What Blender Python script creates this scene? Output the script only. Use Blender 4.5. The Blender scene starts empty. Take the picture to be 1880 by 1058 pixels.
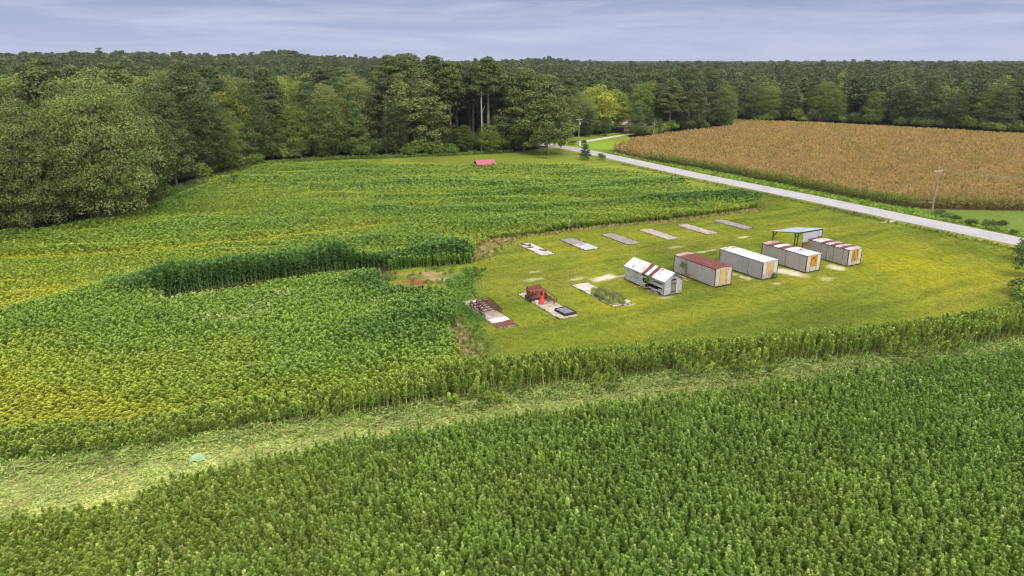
import bpy, bmesh, math, random
import numpy as np
from mathutils import Vector, Matrix
R = math.radians
S = bpy.context.scene
COL = S.collection

# ------------------------------------------------------------------ camera, light, exposure
F_PX = 1270.0
PITCH = math.atan(417.0 / F_PX)
CAM_H = 30.0
cd = bpy.data.cameras.new('camera')
cd.sensor_width = 36.0
cd.lens = F_PX / 1880.0 * 36.0
cd.clip_start = 0.5
cd.clip_end = 15000
cam = bpy.data.objects.new('camera', cd)
cam.location = (0, 0, CAM_H)
cam.rotation_euler = (math.pi / 2 - PITCH, 0, 0)
COL.objects.link(cam)
S.camera = cam
SUN_EL, SUN_AZ = 48.0, 150.0       # azimuth: clockwise from +Y (north); behind the camera to the right
W = bpy.data.worlds.new('World')
S.world = W
W.use_nodes = True
nt = W.node_tree
nt.nodes.clear()
wn = nt.nodes.new
out = wn('ShaderNodeOutputWorld')
sky = wn('ShaderNodeTexSky'); sky.sky_type = 'NISHITA'; sky.sun_disc = False
sky.sun_elevation = R(SUN_EL); sky.sun_rotation = R(SUN_AZ)
bg1 = wn('ShaderNodeBackground'); bg1.inputs[1].default_value = 0.08
nt.links.new(sky.outputs[0], bg1.inputs[0])
tc = wn('ShaderNodeTexCoord')
sep = wn('ShaderNodeSeparateXYZ'); nt.links.new(tc.outputs['Generated'], sep.inputs[0])
ramp = wn('ShaderNodeValToRGB'); nt.links.new(sep.outputs[2], ramp.inputs[0])
el = ramp.color_ramp.elements
el[0].position = 0.0; el[0].color = (0.305, 0.34, 0.50, 1)
el[1].position = 1.0; el[1].color = (1.7, 1.66, 1.62, 1)
for pos, c in ((0.025, (0.28, 0.315, 0.475)), (0.085, (0.20, 0.23, 0.365)), (0.3, (0.50, 0.53, 0.64))):
    e = el.new(pos); e.color = (*c, 1)
mp = wn('ShaderNodeMapping'); mp.inputs['Scale'].default_value = (2.4, 2.4, 27)
mp.inputs['Rotation'].default_value = (0, R(0.8), 0)
nt.links.new(tc.outputs['Generated'], mp.inputs[0])
nz = wn('ShaderNodeTexNoise'); nz.inputs['Scale'].default_value = 1.6; nz.inputs['Detail'].default_value = 10
nz.inputs['Roughness'].default_value = 0.62; nz.inputs['Distortion'].default_value = 0.6
nt.links.new(mp.outputs[0], nz.inputs[0])
r2 = wn('ShaderNodeValToRGB'); nt.links.new(nz.outputs[0], r2.inputs[0])
r2.color_ramp.elements[0].position = 0.38; r2.color_ramp.elements[0].color = (0, 0, 0, 1)
r2.color_ramp.elements[1].position = 0.72; r2.color_ramp.elements[1].color = (1, 1, 1, 1)
mulv = wn('ShaderNodeMath'); mulv.operation = 'MULTIPLY'; mulv.inputs[1].default_value = 0.72
nt.links.new(r2.outputs[0], mulv.inputs[0])
mx = wn('ShaderNodeMixRGB'); nt.links.new(mulv.outputs[0], mx.inputs[0])
nt.links.new(ramp.outputs[0], mx.inputs[1]); mx.inputs[2].default_value = (0.43, 0.445, 0.56, 1)
bg2 = wn('ShaderNodeBackground'); bg2.inputs[1].default_value = 1.0
nt.links.new(mx.outputs[0], bg2.inputs[0])
ms = wn('ShaderNodeMixShader'); ms.inputs[0].default_value = 0.92
nt.links.new(bg1.outputs[0], ms.inputs[1]); nt.links.new(bg2.outputs[0], ms.inputs[2])
nt.links.new(ms.outputs[0], out.inputs[0])
sl = bpy.data.lights.new('sun', 'SUN'); sl.energy = 1.5; sl.angle = R(12); sl.color = (1, 0.93, 0.80)
so = bpy.data.objects.new('sun', sl); COL.objects.link(so)
sd = Vector((math.sin(R(SUN_AZ)) * math.cos(R(SUN_EL)), math.cos(R(SUN_AZ)) * math.cos(R(SUN_EL)), math.sin(R(SUN_EL))))
so.rotation_euler = sd.to_track_quat('Z', 'Y').to_euler()
so.location = (60, -60, 90)
S.view_settings.view_transform = 'Standard'; S.view_settings.look = 'None'
S.view_settings.exposure = 0.6; S.view_settings.gamma = 1.0
S.view_settings.use_curve_mapping = False
S.cycles.max_bounces = 6; S.cycles.transparent_max_bounces = 8
S.cycles.diffuse_bounces = 4; S.cycles.volume_bounces = 0
S.cycles.use_denoising = True
S.cycles.denoising_input_passes = 'RGB_ALBEDO_NORMAL'; S.cycles.denoising_prefilter = 'ACCURATE'
S.cycles.pixel_filter_type = 'BLACKMAN_HARRIS'; S.cycles.filter_width = 1.15

# ------------------------------------------------------------------ helpers
def P(px, py, z=0.0):
    """where a sight line of the survey meets the height z: used to read the plan off the photograph"""
    v = (py - 529) / F_PX; u = (px - 940) / F_PX
    d = math.sin(PITCH) + v * math.cos(PITCH); t = (CAM_H - z) / d
    return (u * t, t * (math.cos(PITCH) - v * math.sin(PITCH)))

def polyP(pts):
    return np.array([P(*p) for p in pts])

def _hash(ix, iy, seed):
    n = (ix.astype(np.int64) * 374761393 + iy.astype(np.int64) * 668265263 + seed * 974634777) & 0xffffffff
    n = ((n ^ (n >> 13)) * 1274126177) & 0xffffffff
    return ((n ^ (n >> 16)) & 0xffff) / 65535.0

def vnoise(x, y, seed=0):
    x = np.asarray(x, float); y = np.asarray(y, float)
    ix = np.floor(x); iy = np.floor(y); fx = x - ix; fy = y - iy
    fx = fx * fx * (3 - 2 * fx); fy = fy * fy * (3 - 2 * fy)
    a = _hash(ix, iy, seed); b = _hash(ix + 1, iy, seed); c = _hash(ix, iy + 1, seed); d = _hash(ix + 1, iy + 1, seed)
    return (a * (1 - fx) + b * fx) * (1 - fy) + (c * (1 - fx) + d * fx) * fy

def fbm(x, y, seed=0, octv=4):
    s = 0; a = 1; t = 0
    for i in range(octv):
        s = s + a * vnoise(x * 2 ** i, y * 2 ** i, seed + i * 17); t += a; a *= 0.55
    return s / t

def inpoly(X, Y, poly):
    X = np.asarray(X, float); Y = np.asarray(Y, float)
    r = np.zeros(X.shape, bool); n = len(poly)
    for i in range(n):
        x1, y1 = poly[i]; x2, y2 = poly[(i + 1) % n]
        if y1 == y2: continue
        c = ((y1 > Y) != (y2 > Y)) & (X < (x2 - x1) * (Y - y1) / (y2 - y1) + x1)
        r ^= c
    return r

def dline(X, Y, pts, closed=False):
    X = np.asarray(X, float); Y = np.asarray(Y, float)
    d = np.full(X.shape, 1e9); n = len(pts)
    for i in range(n if closed else n - 1):
        ax, ay = pts[i]; bx, by = pts[(i + 1) % n]
        dx, dy = bx - ax, by - ay; L = dx * dx + dy * dy + 1e-9
        t = np.clip(((X - ax) * dx + (Y - ay) * dy) / L, 0, 1)
        d = np.minimum(d, np.hypot(X - ax - t * dx, Y - ay - t * dy))
    return d

def sst(a, b, x):
    t = np.clip((x - a) / (b - a), 0, 1); return t * t * (3 - 2 * t)

def tag(o, label=None, cat=None, group=None, kind=None):
    if label:
        o['label'] = label
    if cat: o['category'] = cat
    if group: o['group'] = group
    if kind: o['kind'] = kind
    return o

def thing(name, label, cat, loc=(0, 0, 0), rz=0.0, group=None):
    o = bpy.data.objects.new(name, None); COL.objects.link(o)
    o.empty_display_size = 0.3
    o.location = loc; o.rotation_euler = (0, 0, rz)
    return tag(o, label, cat, group)

class MB:
    def __init__(s): s.v = []; s.f = []
    def quad(s, a, b, c, d):
        n = len(s.v); s.v += [tuple(a), tuple(b), tuple(c), tuple(d)]; s.f.append((n, n + 1, n + 2, n + 3))
    def box(s, x0, x1, y0, y1, z0, z1, M=None):
        n = len(s.v)
        vs = [(x0, y0, z0), (x1, y0, z0), (x1, y1, z0), (x0, y1, z0), (x0, y0, z1), (x1, y0, z1), (x1, y1, z1), (x0, y1, z1)]
        if M is not None: vs = [tuple(M @ Vector(q)) for q in vs]
        s.v += vs
        s.f += [(n, n + 3, n + 2, n + 1), (n + 4, n + 5, n + 6, n + 7), (n, n + 1, n + 5, n + 4), (n + 1, n + 2, n + 6, n + 5), (n + 2, n + 3, n + 7, n + 6), (n + 3, n, n + 4, n + 7)]
        return s
    def tube(s, pts, rad, k=6, cap=True):
        pts = [Vector(p) for p in pts]
        if not hasattr(rad, '__len__'): rad = [rad] * len(pts)
        base = len(s.v)
        for i, p in enumerate(pts):
            t = (pts[min(i + 1, len(pts) - 1)] - pts[max(i - 1, 0)]).normalized()
            u = t.cross(Vector((0, 0, 1)))
            if u.length < 0.05: u = t.cross(Vector((0, 1, 0)))
            u.normalize(); w = t.cross(u)
            for j in range(k):
                a = 2 * math.pi * j / k
                s.v.append(tuple(p + (u * math.cos(a) + w * math.sin(a)) * rad[i]))
        for i in range(len(pts) - 1):
            for j in range(k):
                a = base + i * k + j; b = base + i * k + (j + 1) % k
                s.f.append((a, b, b + k, a + k))
        if cap:
            s.f.append(tuple(base + j for j in range(k))[::-1])
            s.f.append(tuple(base + (len(pts) - 1) * k + j for j in range(k)))
        return s
    def bar(s, a, b, r, k=6): return s.tube([a, b], r, k)
    def ring(s, c, rad, r, axis='x', k=6, n=20):
        pts = []
        for i in range(n + 1):
            a = 2 * math.pi * i / n
            d = {'x': (0, math.cos(a), math.sin(a)), 'y': (math.cos(a), 0, math.sin(a)), 'z': (math.cos(a), math.sin(a), 0)}[axis]
            pts.append((c[0] + d[0] * rad, c[1] + d[1] * rad, c[2] + d[2] * rad))
        return s.tube(pts, r, k, cap=False)
    def build(s, name, mat, parent=None, smooth=False, link=True):
        me = bpy.data.meshes.new(name); me.from_pydata(s.v, [], s.f); me.update()
        if mat: me.materials.append(mat)
        if smooth: me.polygons.foreach_set('use_smooth', [True] * len(me.polygons))
        o = bpy.data.objects.new(name, me)
        if link: COL.objects.link(o)
        if parent: o.parent = parent
        return o

# ---- materials
def nmat(name):
    m = bpy.data.materials.new(name); m.use_nodes = True
    t = m.node_tree; t.nodes.clear()
    o = t.nodes.new('ShaderNodeOutputMaterial')
    return m, t, o

def surf(name, c1, c2, scale=2.0, rough=0.8, c3=None, s3=6.0, lo3=0.55, hi3=0.65, bump=0.0, bscale=20.0, metal=0.0, stretch=None, lo=0.35, hi=0.65, spec=0.3):
    m, t, o = nmat(name); N = t.nodes.new; L = t.links.new
    b = N('ShaderNodeBsdfPrincipled'); L(b.outputs[0], o.inputs[0])
    b.inputs['Roughness'].default_value = rough; b.inputs['Metallic'].default_value = metal
    b.inputs['Specular IOR Level'].default_value = spec
    tc = N('ShaderNodeTexCoord'); mpn = N('ShaderNodeMapping'); L(tc.outputs['Object'], mpn.inputs[0])
    oi = N('ShaderNodeObjectInfo')
    cmb = N('ShaderNodeCombineXYZ')
    mm = N('ShaderNodeMath'); mm.operation = 'MULTIPLY'; mm.inputs[1].default_value = 50
    L(oi.outputs['Random'], mm.inputs[0]); L(mm.outputs[0], cmb.inputs[0]); L(mm.outputs[0], cmb.inputs[1])
    L(cmb.outputs[0], mpn.inputs['Location'])
    if stretch: mpn.inputs['Scale'].default_value = stretch
    def noise(sc, det=6):
        n = N('ShaderNodeTexNoise'); n.inputs['Scale'].default_value = sc; n.inputs['Detail'].default_value = det
        n.inputs['Roughness'].default_value = 0.65
        L(mpn.outputs[0], n.inputs[0]); return n
    def mr(src, a, bb):
        r = N('ShaderNodeMapRange'); r.inputs[1].default_value = a; r.inputs[2].default_value = bb; L(src, r.inputs[0]); return r.outputs[0]
    n1 = noise(scale)
    x = N('ShaderNodeMixRGB'); L(mr(n1.outputs[0], lo, hi), x.inputs[0]); x.inputs[1].default_value = (*c1, 1); x.inputs[2].default_value = (*c2, 1)
    last = x.outputs[0]
    if c3:
        n3 = noise(s3); y = N('ShaderNodeMixRGB'); L(mr(n3.outputs[0], lo3, hi3), y.inputs[0]); L(last, y.inputs[1]); y.inputs[2].default_value = (*c3, 1); last = y.outputs[0]
    L(last, b.inputs['Base Color'])
    if bump:
        n4 = noise(bscale, 4); bp = N('ShaderNodeBump'); bp.inputs['Strength'].default_value = bump; bp.inputs['Distance'].default_value = 0.03
        L(n4.outputs[0], bp.inputs['Height']); L(bp.outputs[0], b.inputs['Normal'])
    return m

def leafmat(name, tint=False, transl=0.3, vary=0.35, rough=0.55, gain=1.35):
    m, t, o = nmat(name); N = t.nodes.new; L = t.links.new
    at = N('ShaderNodeAttribute'); at.attribute_name = 'Col'
    mu = N('ShaderNodeMixRGB'); mu.blend_type = 'MULTIPLY'; mu.inputs[0].default_value = 1
    L(at.outputs['Color'], mu.inputs[1])
    if tint:
        a2 = N('ShaderNodeAttribute'); a2.attribute_type = 'INSTANCER'; a2.attribute_name = 'tint'
        L(a2.outputs['Color'], mu.inputs[2])
    else:
        oi = N('ShaderNodeObjectInfo')
        rp = N('ShaderNodeValToRGB'); L(oi.outputs['Random'], rp.inputs[0])
        rp.color_ramp.interpolation = 'LINEAR'
        e = rp.color_ramp.elements
        e[0].position = 0; e[0].color = (1 - vary, 1 - vary, 1 - vary, 1)
        e[1].position = 1; e[1].color = (1 + vary * 1.1, 1 + vary * 0.9, 1, 1)
        for p_, c_ in ((0.3, (0.95, 0.9, 0.85)), (0.5, (0.86, 0.93, 0.88)), (0.75, (1.1, 1.05, 0.8))):
            q = e.new(p_); q.color = (*c_, 1)
        L(rp.outputs[0], mu.inputs[2])
    sc_ = N('ShaderNodeVectorMath'); sc_.operation = 'SCALE'; sc_.inputs['Scale'].default_value = gain; L(mu.outputs[0], sc_.inputs[0])
    b = N('ShaderNodeBsdfPrincipled'); b.inputs['Roughness'].default_value = rough
    b.inputs['Specular IOR Level'].default_value = 0.25
    L(sc_.outputs[0], b.inputs['Base Color'])
    tr = N('ShaderNodeBsdfTranslucent'); L(sc_.outputs[0], tr.inputs[0])
    mxs = N('ShaderNodeMixShader'); mxs.inputs[0].default_value = transl
    L(b.outputs[0], mxs.inputs[1]); L(tr.outputs[0], mxs.inputs[2]); L(mxs.outputs[0], o.inputs[0])
    return m

M = {}
M['leaf'] = leafmat('leaf_tree', transl=0.10, gain=1.5)
M['leaf_far'] = leafmat('leaf_far', transl=0.2, vary=0.3)
M['crop'] = leafmat('crop_leaf', tint=True, transl=0.40, gain=1.9)
M['grass'] = leafmat('grass_blade', tint=True, transl=0.2, gain=1.0)
M['bark'] = surf('bark', (0.10, 0.075, 0.055), (0.20, 0.165, 0.14), 3, 0.9, stretch=(1, 1, 0.2), bump=0.6, bscale=8)
M['pine_bark'] = surf('pine_bark', (0.16, 0.115, 0.09), (0.30, 0.24, 0.20), 3, 0.9, stretch=(1, 1, 0.2), bump=0.6, bscale=8)
M['pale_bark'] = surf('pale_bark', (0.36, 0.29, 0.23), (0.55, 0.48, 0.42), 3, 0.9, stretch=(1, 1, 0.2))

# ---- leafy meshes
class Leafy:
    def __init__(s, seed): s.r = np.random.default_rng(seed); s.q = []; s.c = []
    def add(s, C, T, N_, Ln, Wd, col):
        n = len(C)
        T = T / (np.linalg.norm(T, axis=1, keepdims=True) + 1e-9)
        B = np.cross(N_, T); B /= (np.linalg.norm(B, axis=1, keepdims=True) + 1e-9)
        Ln = np.broadcast_to(Ln, (n,))[:, None]; Wd = np.broadcast_to(Wd, (n,))[:, None]
        s.q.append(np.stack([C - T * Ln / 2, C + B * Wd / 2 + T * Ln * 0.05, C + T * Ln / 2, C - B * Wd / 2 + T * Ln * 0.05], 1))
        s.c.append(np.broadcast_to(col, (n, 3)).copy())
    def rnd(s, n): 
        v = s.r.normal(size=(n, 3)); return v / np.linalg.norm(v, axis=1, keepdims=True)
    def stem(s, pts, w, col):
        """thin three-sided stalk"""
        pts = np.array(pts, float)
        for i in range(len(pts) - 1):
            a, b = pts[i], pts[i + 1]
            t = (b - a) / np.linalg.norm(b - a)
            u = np.cross(t, [0.3, 0.9, 0.1]); u /= np.linalg.norm(u); v = np.cross(t, u)
            ang = [0, 2.094, 4.189]
            o = [(u * math.cos(k) + v * math.sin(k)) * w / 2 for k in ang]
            for k in range(3):
                p, q = o[k], o[(k + 1) % 3]
                s.q.append(np.array([[a + p, a + q, b + q, b + p]])); s.c.append(np.array([col], float))
    def mesh(s, name, mats=None, extra=None):
        Q = np.concatenate(s.q); C = np.concatenate(s.c); n = len(Q)
        V = Q.reshape(-1, 3); nv = len(V); loops = np.arange(nv); starts = np.arange(n) * 4; tot = np.full(n, 4)
        mi = np.zeros(n, int)
        if extra is not None:   # MB with quads / ngons appended under material 1
            ev = np.array(extra.v); fs = extra.f
            el_ = np.concatenate([np.array(f) for f in fs]) + nv
            et = np.array([len(f) for f in fs])
            es = np.cumsum(np.r_[0, et[:-1]]) + len(loops)
            V = np.vstack([V, ev]); loops = np.r_[loops, el_]; starts = np.r_[starts, es]; tot = np.r_[tot, et]
            mi = np.r_[mi, np.ones(len(fs), int)]; C = np.vstack([C, np.full((len(fs), 3), 0.1)])
        me = bpy.data.meshes.new(name)
        me.vertices.add(len(V)); me.vertices.foreach_set('co', V.astype(np.float32).ravel())
        me.loops.add(len(loops)); me.loops.foreach_set('vertex_index', loops.astype(np.int32))
        me.polygons.add(len(starts)); me.polygons.foreach_set('loop_start', starts.astype(np.int32))
        me.polygons.foreach_set('material_index', mi.astype(np.int32))
        me.update(calc_edges=True)
        a = me.attributes.new('Col', 'FLOAT_COLOR', 'FACE')
        a.data.foreach_set('color', np.c_[C, np.ones(len(C))].astype(np.float32).ravel())
        for m_ in (mats or []): me.materials.append(m_)
        me.validate()
        return me

def norm(v): return v / (np.linalg.norm(v, axis=1, keepdims=True) + 1e-9)

def lobe_leaves(L_, c, rad, n, size, col, colv=0.25, tip=(1.25, 1.2, 0.9), flat=1.0):
    r = L_.r
    d = L_.rnd(n); d[:, 2] = np.where(d[:, 2] < -0.35, -d[:, 2] * 0.7, d[:, 2]); d = norm(d)
    k = r.uniform(0.80, 1.06, (n, 1))
    C = np.array(c) + d * k * np.array(rad)
    Nn = norm(d + L_.rnd(n) * 0.75 + np.array([0, 0, 0.25]))
    T = np.cross(Nn, L_.rnd(n))
    sz = size * r.uniform(0.6, 1.35, n)
    b = r.uniform(1 - colv, 1 + colv, (n, 1))
    cc = np.array(col) * b
    hi = r.random(n) < 0.18
    cc[hi] *= np.array(tip)
    L_.add(C, T, Nn, sz, sz * r.uniform(0.5, 0.8, n), cc)

def broadleaf(name, h, w, seed, nl, per, size, col, zb=0.08, taper=0.0, lobe=0.2, sep=0.42):
    """returns crown mesh, trunk mesh"""
    L_ = Leafy(seed); r = L_.r
    zc = h * (zb + 1) / 2; rz = h * (1 - zb) / 2
    cs = []
    for i in range(nl):
        for _ in range(30):
            d = r.normal(size=3); d /= np.linalg.norm(d)
            k = r.uniform(0.62, 0.97) if (i > nl * 0.15 or sep > .5) else r.uniform(0.1, 0.5)
            c = np.array([d[0] * w / 2 * k, d[1] * w / 2 * k, zc + d[2] * rz * k])
            f = 1 - taper * max(0, (c[2] - zc) / rz)
            c[:2] *= f
            lr = w * lobe * r.uniform(0.65, 1.25)
            ok = all(np.linalg.norm(c - q[0]) > (lr + q[1]) * sep for q in cs)
            if ok: break
        if not ok and sep > .5: continue
        cs.append((c, lr))
        sq = r.uniform(0.6, 0.85)
        br = r.uniform(0.72, 1.3)
        lobe_leaves(L_, c, (lr, lr, lr * sq), int(per * (lr / (w * lobe)) ** 2), size, np.array(col) * br)
    # dense inner foliage: big leaves added to block light and darken the crevices
    n = 900; d = L_.rnd(n); kk_ = r.uniform(.35, .80, (n, 1)); C = np.array([0, 0, zc]) + d * np.array([w / 2, w / 2, rz]) * kk_
    f_ = 1 - taper * np.clip((C[:, 2] - zc) / rz, 0, 1); C[:, :2] *= f_[:, None]
    Nn = norm(d + L_.rnd(n) * .6); sz_ = h * .052 * r.uniform(.6, 1.2, n)
    L_.add(C, np.cross(Nn, L_.rnd(n)), Nn, sz_, sz_ * .7, np.array(col) * .8 * r.uniform(.7, 1.2, (n, 1)))
    # loose sprays that break the outline
    n = int(nl * per * 0.03)
    d = L_.rnd(n); C = np.array([0, 0, zc]) + d * np.array([w / 2, w / 2, rz]) * r.uniform(0.9, 1.12, (n, 1))
    C = C[C[:, 2] > 0.3]; n = len(C)
    Nn = norm(L_.rnd(n) + np.array([0, 0, 0.6])); L_.add(C, np.cross(Nn, L_.rnd(n)), Nn, size, size * 0.6, np.array(col) * r.uniform(0.8, 1.3, (n, 1)))
    tb = MB(); tr = 0.022 * h
    top = (r.uniform(-.3, .3), r.uniform(-.3, .3), h * 0.8)
    tb.tube([(0, 0, -0.3), (0.05, 0, h * 0.12), (0.1, 0.1, h * 0.4), top], [tr * 1.4, tr, tr * 0.7, tr * 0.2], 8)
    for c, lr in cs[:: max(1, nl // 12)]:
        z0 = min(max(h * 0.15, c[2] * 0.6), h * 0.6)
        tb.tube([(0.05, 0.03, z0), tuple(np.array(c) * [0.5, 0.5, 0.5] + [0, 0, z0 * 0.5 + 0.3]), tuple(c)], [tr * 0.45, tr * 0.3, tr * 0.08], 5)
    return L_, tb

def pine(name, h, w, seed, nw, per, size, col, zb=0.45, cone=0.35, flat=0.42):
    L_ = Leafy(seed); r = L_.r; tb = MB(); tr = 0.016 * h
    lean = r.uniform(-.02, .02, 2) * h
    tb.tube([(0, 0, -0.3), (0, 0, h * 0.3), (lean[0] * .5, lean[1] * .5, h * 0.7), (lean[0], lean[1], h * 0.97)], [tr * 1.25, tr, tr * 0.7, tr * 0.15], 8)
    for i in range(nw):
        t = (i + r.uniform(0, 1)) / nw
        z = h * (zb + (0.98 - zb) * t)
        prof = (1 - t ** 2.2) * (1 - cone) + cone * (1 - t) + 0.14
        if t < 0.15: prof *= 0.75
        rad = w / 2 * prof
        nb = max(3, int(5 * prof + 1.5)); a0 = r.uniform(0, 6.28)
        for j in range(nb):
            a = a0 + j * 6.283 / nb + r.uniform(-.4, .4)
            rr = rad * r.uniform(0.45, 1.0)
            cx, cy = lean * (z / h) + np.array([math.cos(a), math.sin(a)]) * rr
            cz = z + r.uniform(-0.02, 0.03) * h
            lr = w * r.uniform(0.12, 0.19)
            if z > h * 0.25: tb.bar((lean[0] * z / h, lean[1] * z / h, z - 0.3), (cx, cy, cz - lr * 0.1), tr * 0.16, 4)
            lobe_leaves(L_, (cx, cy, cz), (lr * 1.15, lr * 1.15, lr * flat), per, size, np.array(col) * r.uniform(0.85, 1.2), tip=(1.25, 1.25, 1.0))
    for k in range(5):
        a = r.uniform(0, 6.28); z = h * r.uniform(0.2, max(zb, .25)); l = r.uniform(.5, 1.8)
        tb.bar((0, 0, z), (math.cos(a) * l, math.sin(a) * l, z + .2), 0.05, 4)
    return L_, tb

def put(me, name, parent=None, loc=(0, 0, 0), rz=0, sc=1.0):
    o = bpy.data.objects.new(name, me); COL.objects.link(o)
    if parent: o.parent = parent
    o.location = loc; o.rotation_euler = (0, 0, rz)
    o.scale = (sc, sc, sc) if not hasattr(sc, '__len__') else sc
    return o

# ---- scatter of uncountable growth (geometry nodes)
def scatter(name, label, cat, meshes, X, Y, Z, rot, scl, idx, tint, kind='stuff'):
    n = len(X)
    pc = bpy.data.collections.new(name + '_sources')
    for i, me in enumerate(meshes):
        po = bpy.data.objects.new('%s_source_%02d' % (name, i), me); pc.objects.link(po)
    me = bpy.data.meshes.new(name); me.vertices.add(n)
    me.vertices.foreach_set('co', np.c_[X, Y, Z].astype(np.float32).ravel())
    def at(nm, typ, arr, key):
        a = me.attributes.new(nm, typ, 'POINT'); a.data.foreach_set(key, arr.ravel())
    at('rot', 'FLOAT_VECTOR', np.asarray(rot, np.float32), 'vector')
    at('scl', 'FLOAT_VECTOR', np.asarray(scl, np.float32), 'vector')
    at('idx', 'INT', np.asarray(idx, np.int32), 'value')
    at('tint', 'FLOAT_COLOR', np.c_[tint, np.ones(n)].astype(np.float32), 'color')
    o = bpy.data.objects.new(name, me); COL.objects.link(o)
    tag(o, label, cat, kind=kind)
    g = bpy.data.node_groups.new(name + '_growth', 'GeometryNodeTree')
    g.interface.new_socket('Geometry', in_out='INPUT', socket_type='NodeSocketGeometry')
    g.interface.new_socket('Geometry', in_out='OUTPUT', socket_type='NodeSocketGeometry')
    gi = g.nodes.new('NodeGroupInput'); go = g.nodes.new('NodeGroupOutput')
    mp_ = g.nodes.new('GeometryNodeMeshToPoints'); ip = g.nodes.new('GeometryNodeInstanceOnPoints')
    ci = g.nodes.new('GeometryNodeCollectionInfo'); ci.inputs['Collection'].default_value = pc
    ci.inputs['Separate Children'].default_value = True; ci.inputs['Reset Children'].default_value = True
    def na(nm, t):
        q = g.nodes.new('GeometryNodeInputNamedAttribute'); q.data_type = t; q.inputs[0].default_value = nm
        return [s_ for s_ in q.outputs if s_.enabled and s_.name == 'Attribute'][0]
    L = g.links.new
    L(gi.outputs[0], mp_.inputs[0]); L(mp_.outputs[0], ip.inputs['Points']); L(ci.outputs[0], ip.inputs['Instance'])
    ip.inputs['Pick Instance'].default_value = True
    L(na('idx', 'INT'), ip.inputs['Instance Index']); L(na('rot', 'FLOAT_VECTOR'), ip.inputs['Rotation']); L(na('scl', 'FLOAT_VECTOR'), ip.inputs['Scale'])
    L(ip.outputs[0], go.inputs[0])
    md = o.modifiers.new('growth', 'NODES'); md.node_group = g
    return o

rng = np.random.default_rng(7)
def grid(x0, x1, y0, y1, sp, jit=0.42, ang=0.0, row=None):
    a = np.arange(x0, x1, sp); b = np.arange(y0, y1, row or sp)
    X, Y = np.meshgrid(a, b); X = X.ravel() + rng.uniform(-jit, jit, X.size) * sp; Y = Y.ravel() + rng.uniform(-jit, jit, Y.size) * (row or sp)
    return X, Y
def infr(X, Y, k=0.80, m=6): return (np.abs(X) < k * Y + m) & (Y > 27)
# ------------------------------------------------------------------ plan of the place
CLEAR = polyP([(-260, 480), (-100, 462), (0, 436), (90, 428), (150, 414), (215, 404), (275, 382), (330, 347), (400, 324), (440, 312), (490, 301), (560, 295), (640, 291), (700, 290), (780, 287),
               (860, 284), (930, 280), (1000, 272), (1012, 262), (1050, 252), (1080, 249), (1100, 247), (1128, 244), (1150, 246), (1158, 254), (1190, 252), (1240, 243), (1300, 236),
               (1343, 231), (1343, 221), (1480, 223.5), (1700, 235), (1880, 245), (2100, 258)])
CLEAR = np.vstack([CLEAR, [[400, 250], [300, 0], [0, -50], [-200, 60]]])
HEMP = np.vstack([polyP([(-260, 486), (-100, 466), (0, 441), (90, 433), (150, 420), (215, 411), (275, 392), (345, 357), (400, 331), (490, 306)]),
                  polyP([(560, 300, .8), (640, 296, 1.1), (700, 297, 1.5), (870, 301, 1.5), (1030, 298, 1.8), (1180, 307, 2.2), (1330, 339, 2.5), (1380, 350, 2.6)]),
                  polyP([(1397, 374), (1392, 383), (1250, 403), (1100, 416), (1000, 429), (940, 436), (900, 441), (872, 456), (868, 484), (800, 490), (760, 492), (700, 500),
                         (690, 509, 2.3), (735, 526, 2.2), (815, 527, 2.2), (836, 565), (834, 600), (822, 614), (862, 690), (700, 748), (500, 782), (350, 803), (0, 838), (-200, 852)])])
TRENCH = polyP([(300, 553), (350, 543), (430, 528), (520, 517), (610, 504), (700, 496)])
TRP = np.vstack([TRENCH, polyP([(712, 503, .9), (610, 509, .8), (520, 522, .8), (430, 534, .9), (350, 549, .9), (305, 558, .9)])])
WALLB = polyP([(300, 553), (350, 543), (430, 528), (520, 517), (610, 504), (700, 496), (760, 490), (850, 481)])
STRIPF = polyP([(-250, 868), (0, 862), (160, 853), (300, 832), (400, 808), (520, 792), (640, 777), (900, 737), (1100, 712), (1400, 682), (1600, 665), (1760, 648), (1880, 632), (2150, 600)])
NEARB = polyP([(-300, 940, 2.3), (0, 927, 2.3), (200, 903, 2.3), (260, 880, 2.3), (330, 857, 2.3), (450, 832, 2.3), (640, 800, 2.3), (900, 768, 2.3), (1100, 740, 2.3), (1350, 709, 2.3), (1600, 674, 2.3), (1880, 638, 2.3), (2200, 598, 2.3)])
NEARB[:, 1] += np.interp(NEARB[:, 0], [-20, -5, 60], [0, .9, .8])
NEARP = np.vstack([NEARB, [[160, 20], [-160, 20]]])
CORN = np.vstack([polyP([(1121, 280), (1190, 296), (1300, 315), (1420, 338), (1540, 362), (1654, 383), (1760, 385.5), (1880, 388), (2200, 396)]),
                  polyP([(2200, 268, 2), (1880, 247, 2), (1700, 237, 2), (1480, 225.5, 2), (1347, 221, 2), (1345, 232, 2), (1313, 235, 2), (1220, 246, 2), (1153, 257, 2), (1122, 271, 2)])])
ROADC = [(106, 84), (88.3, 118.4), (79, 136.5), (67.3, 160.5), (51.3, 190.2), (39.8, 214.8), (28.7, 238.5), (19.5, 255.5), (11, 265.5), (-3, 275)]
LAWN_N = np.vstack([polyP([(700, 296), (880, 303), (1000, 303), (1110, 300), (1260, 318), (1121, 283), (1121, 272), (1220, 246), (1150, 240), (1020, 240), (985, 272), (700, 284)])])
STRIPG = np.vstack([STRIPF + np.array([0, 0.3]), NEARB[::-1]])
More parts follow.
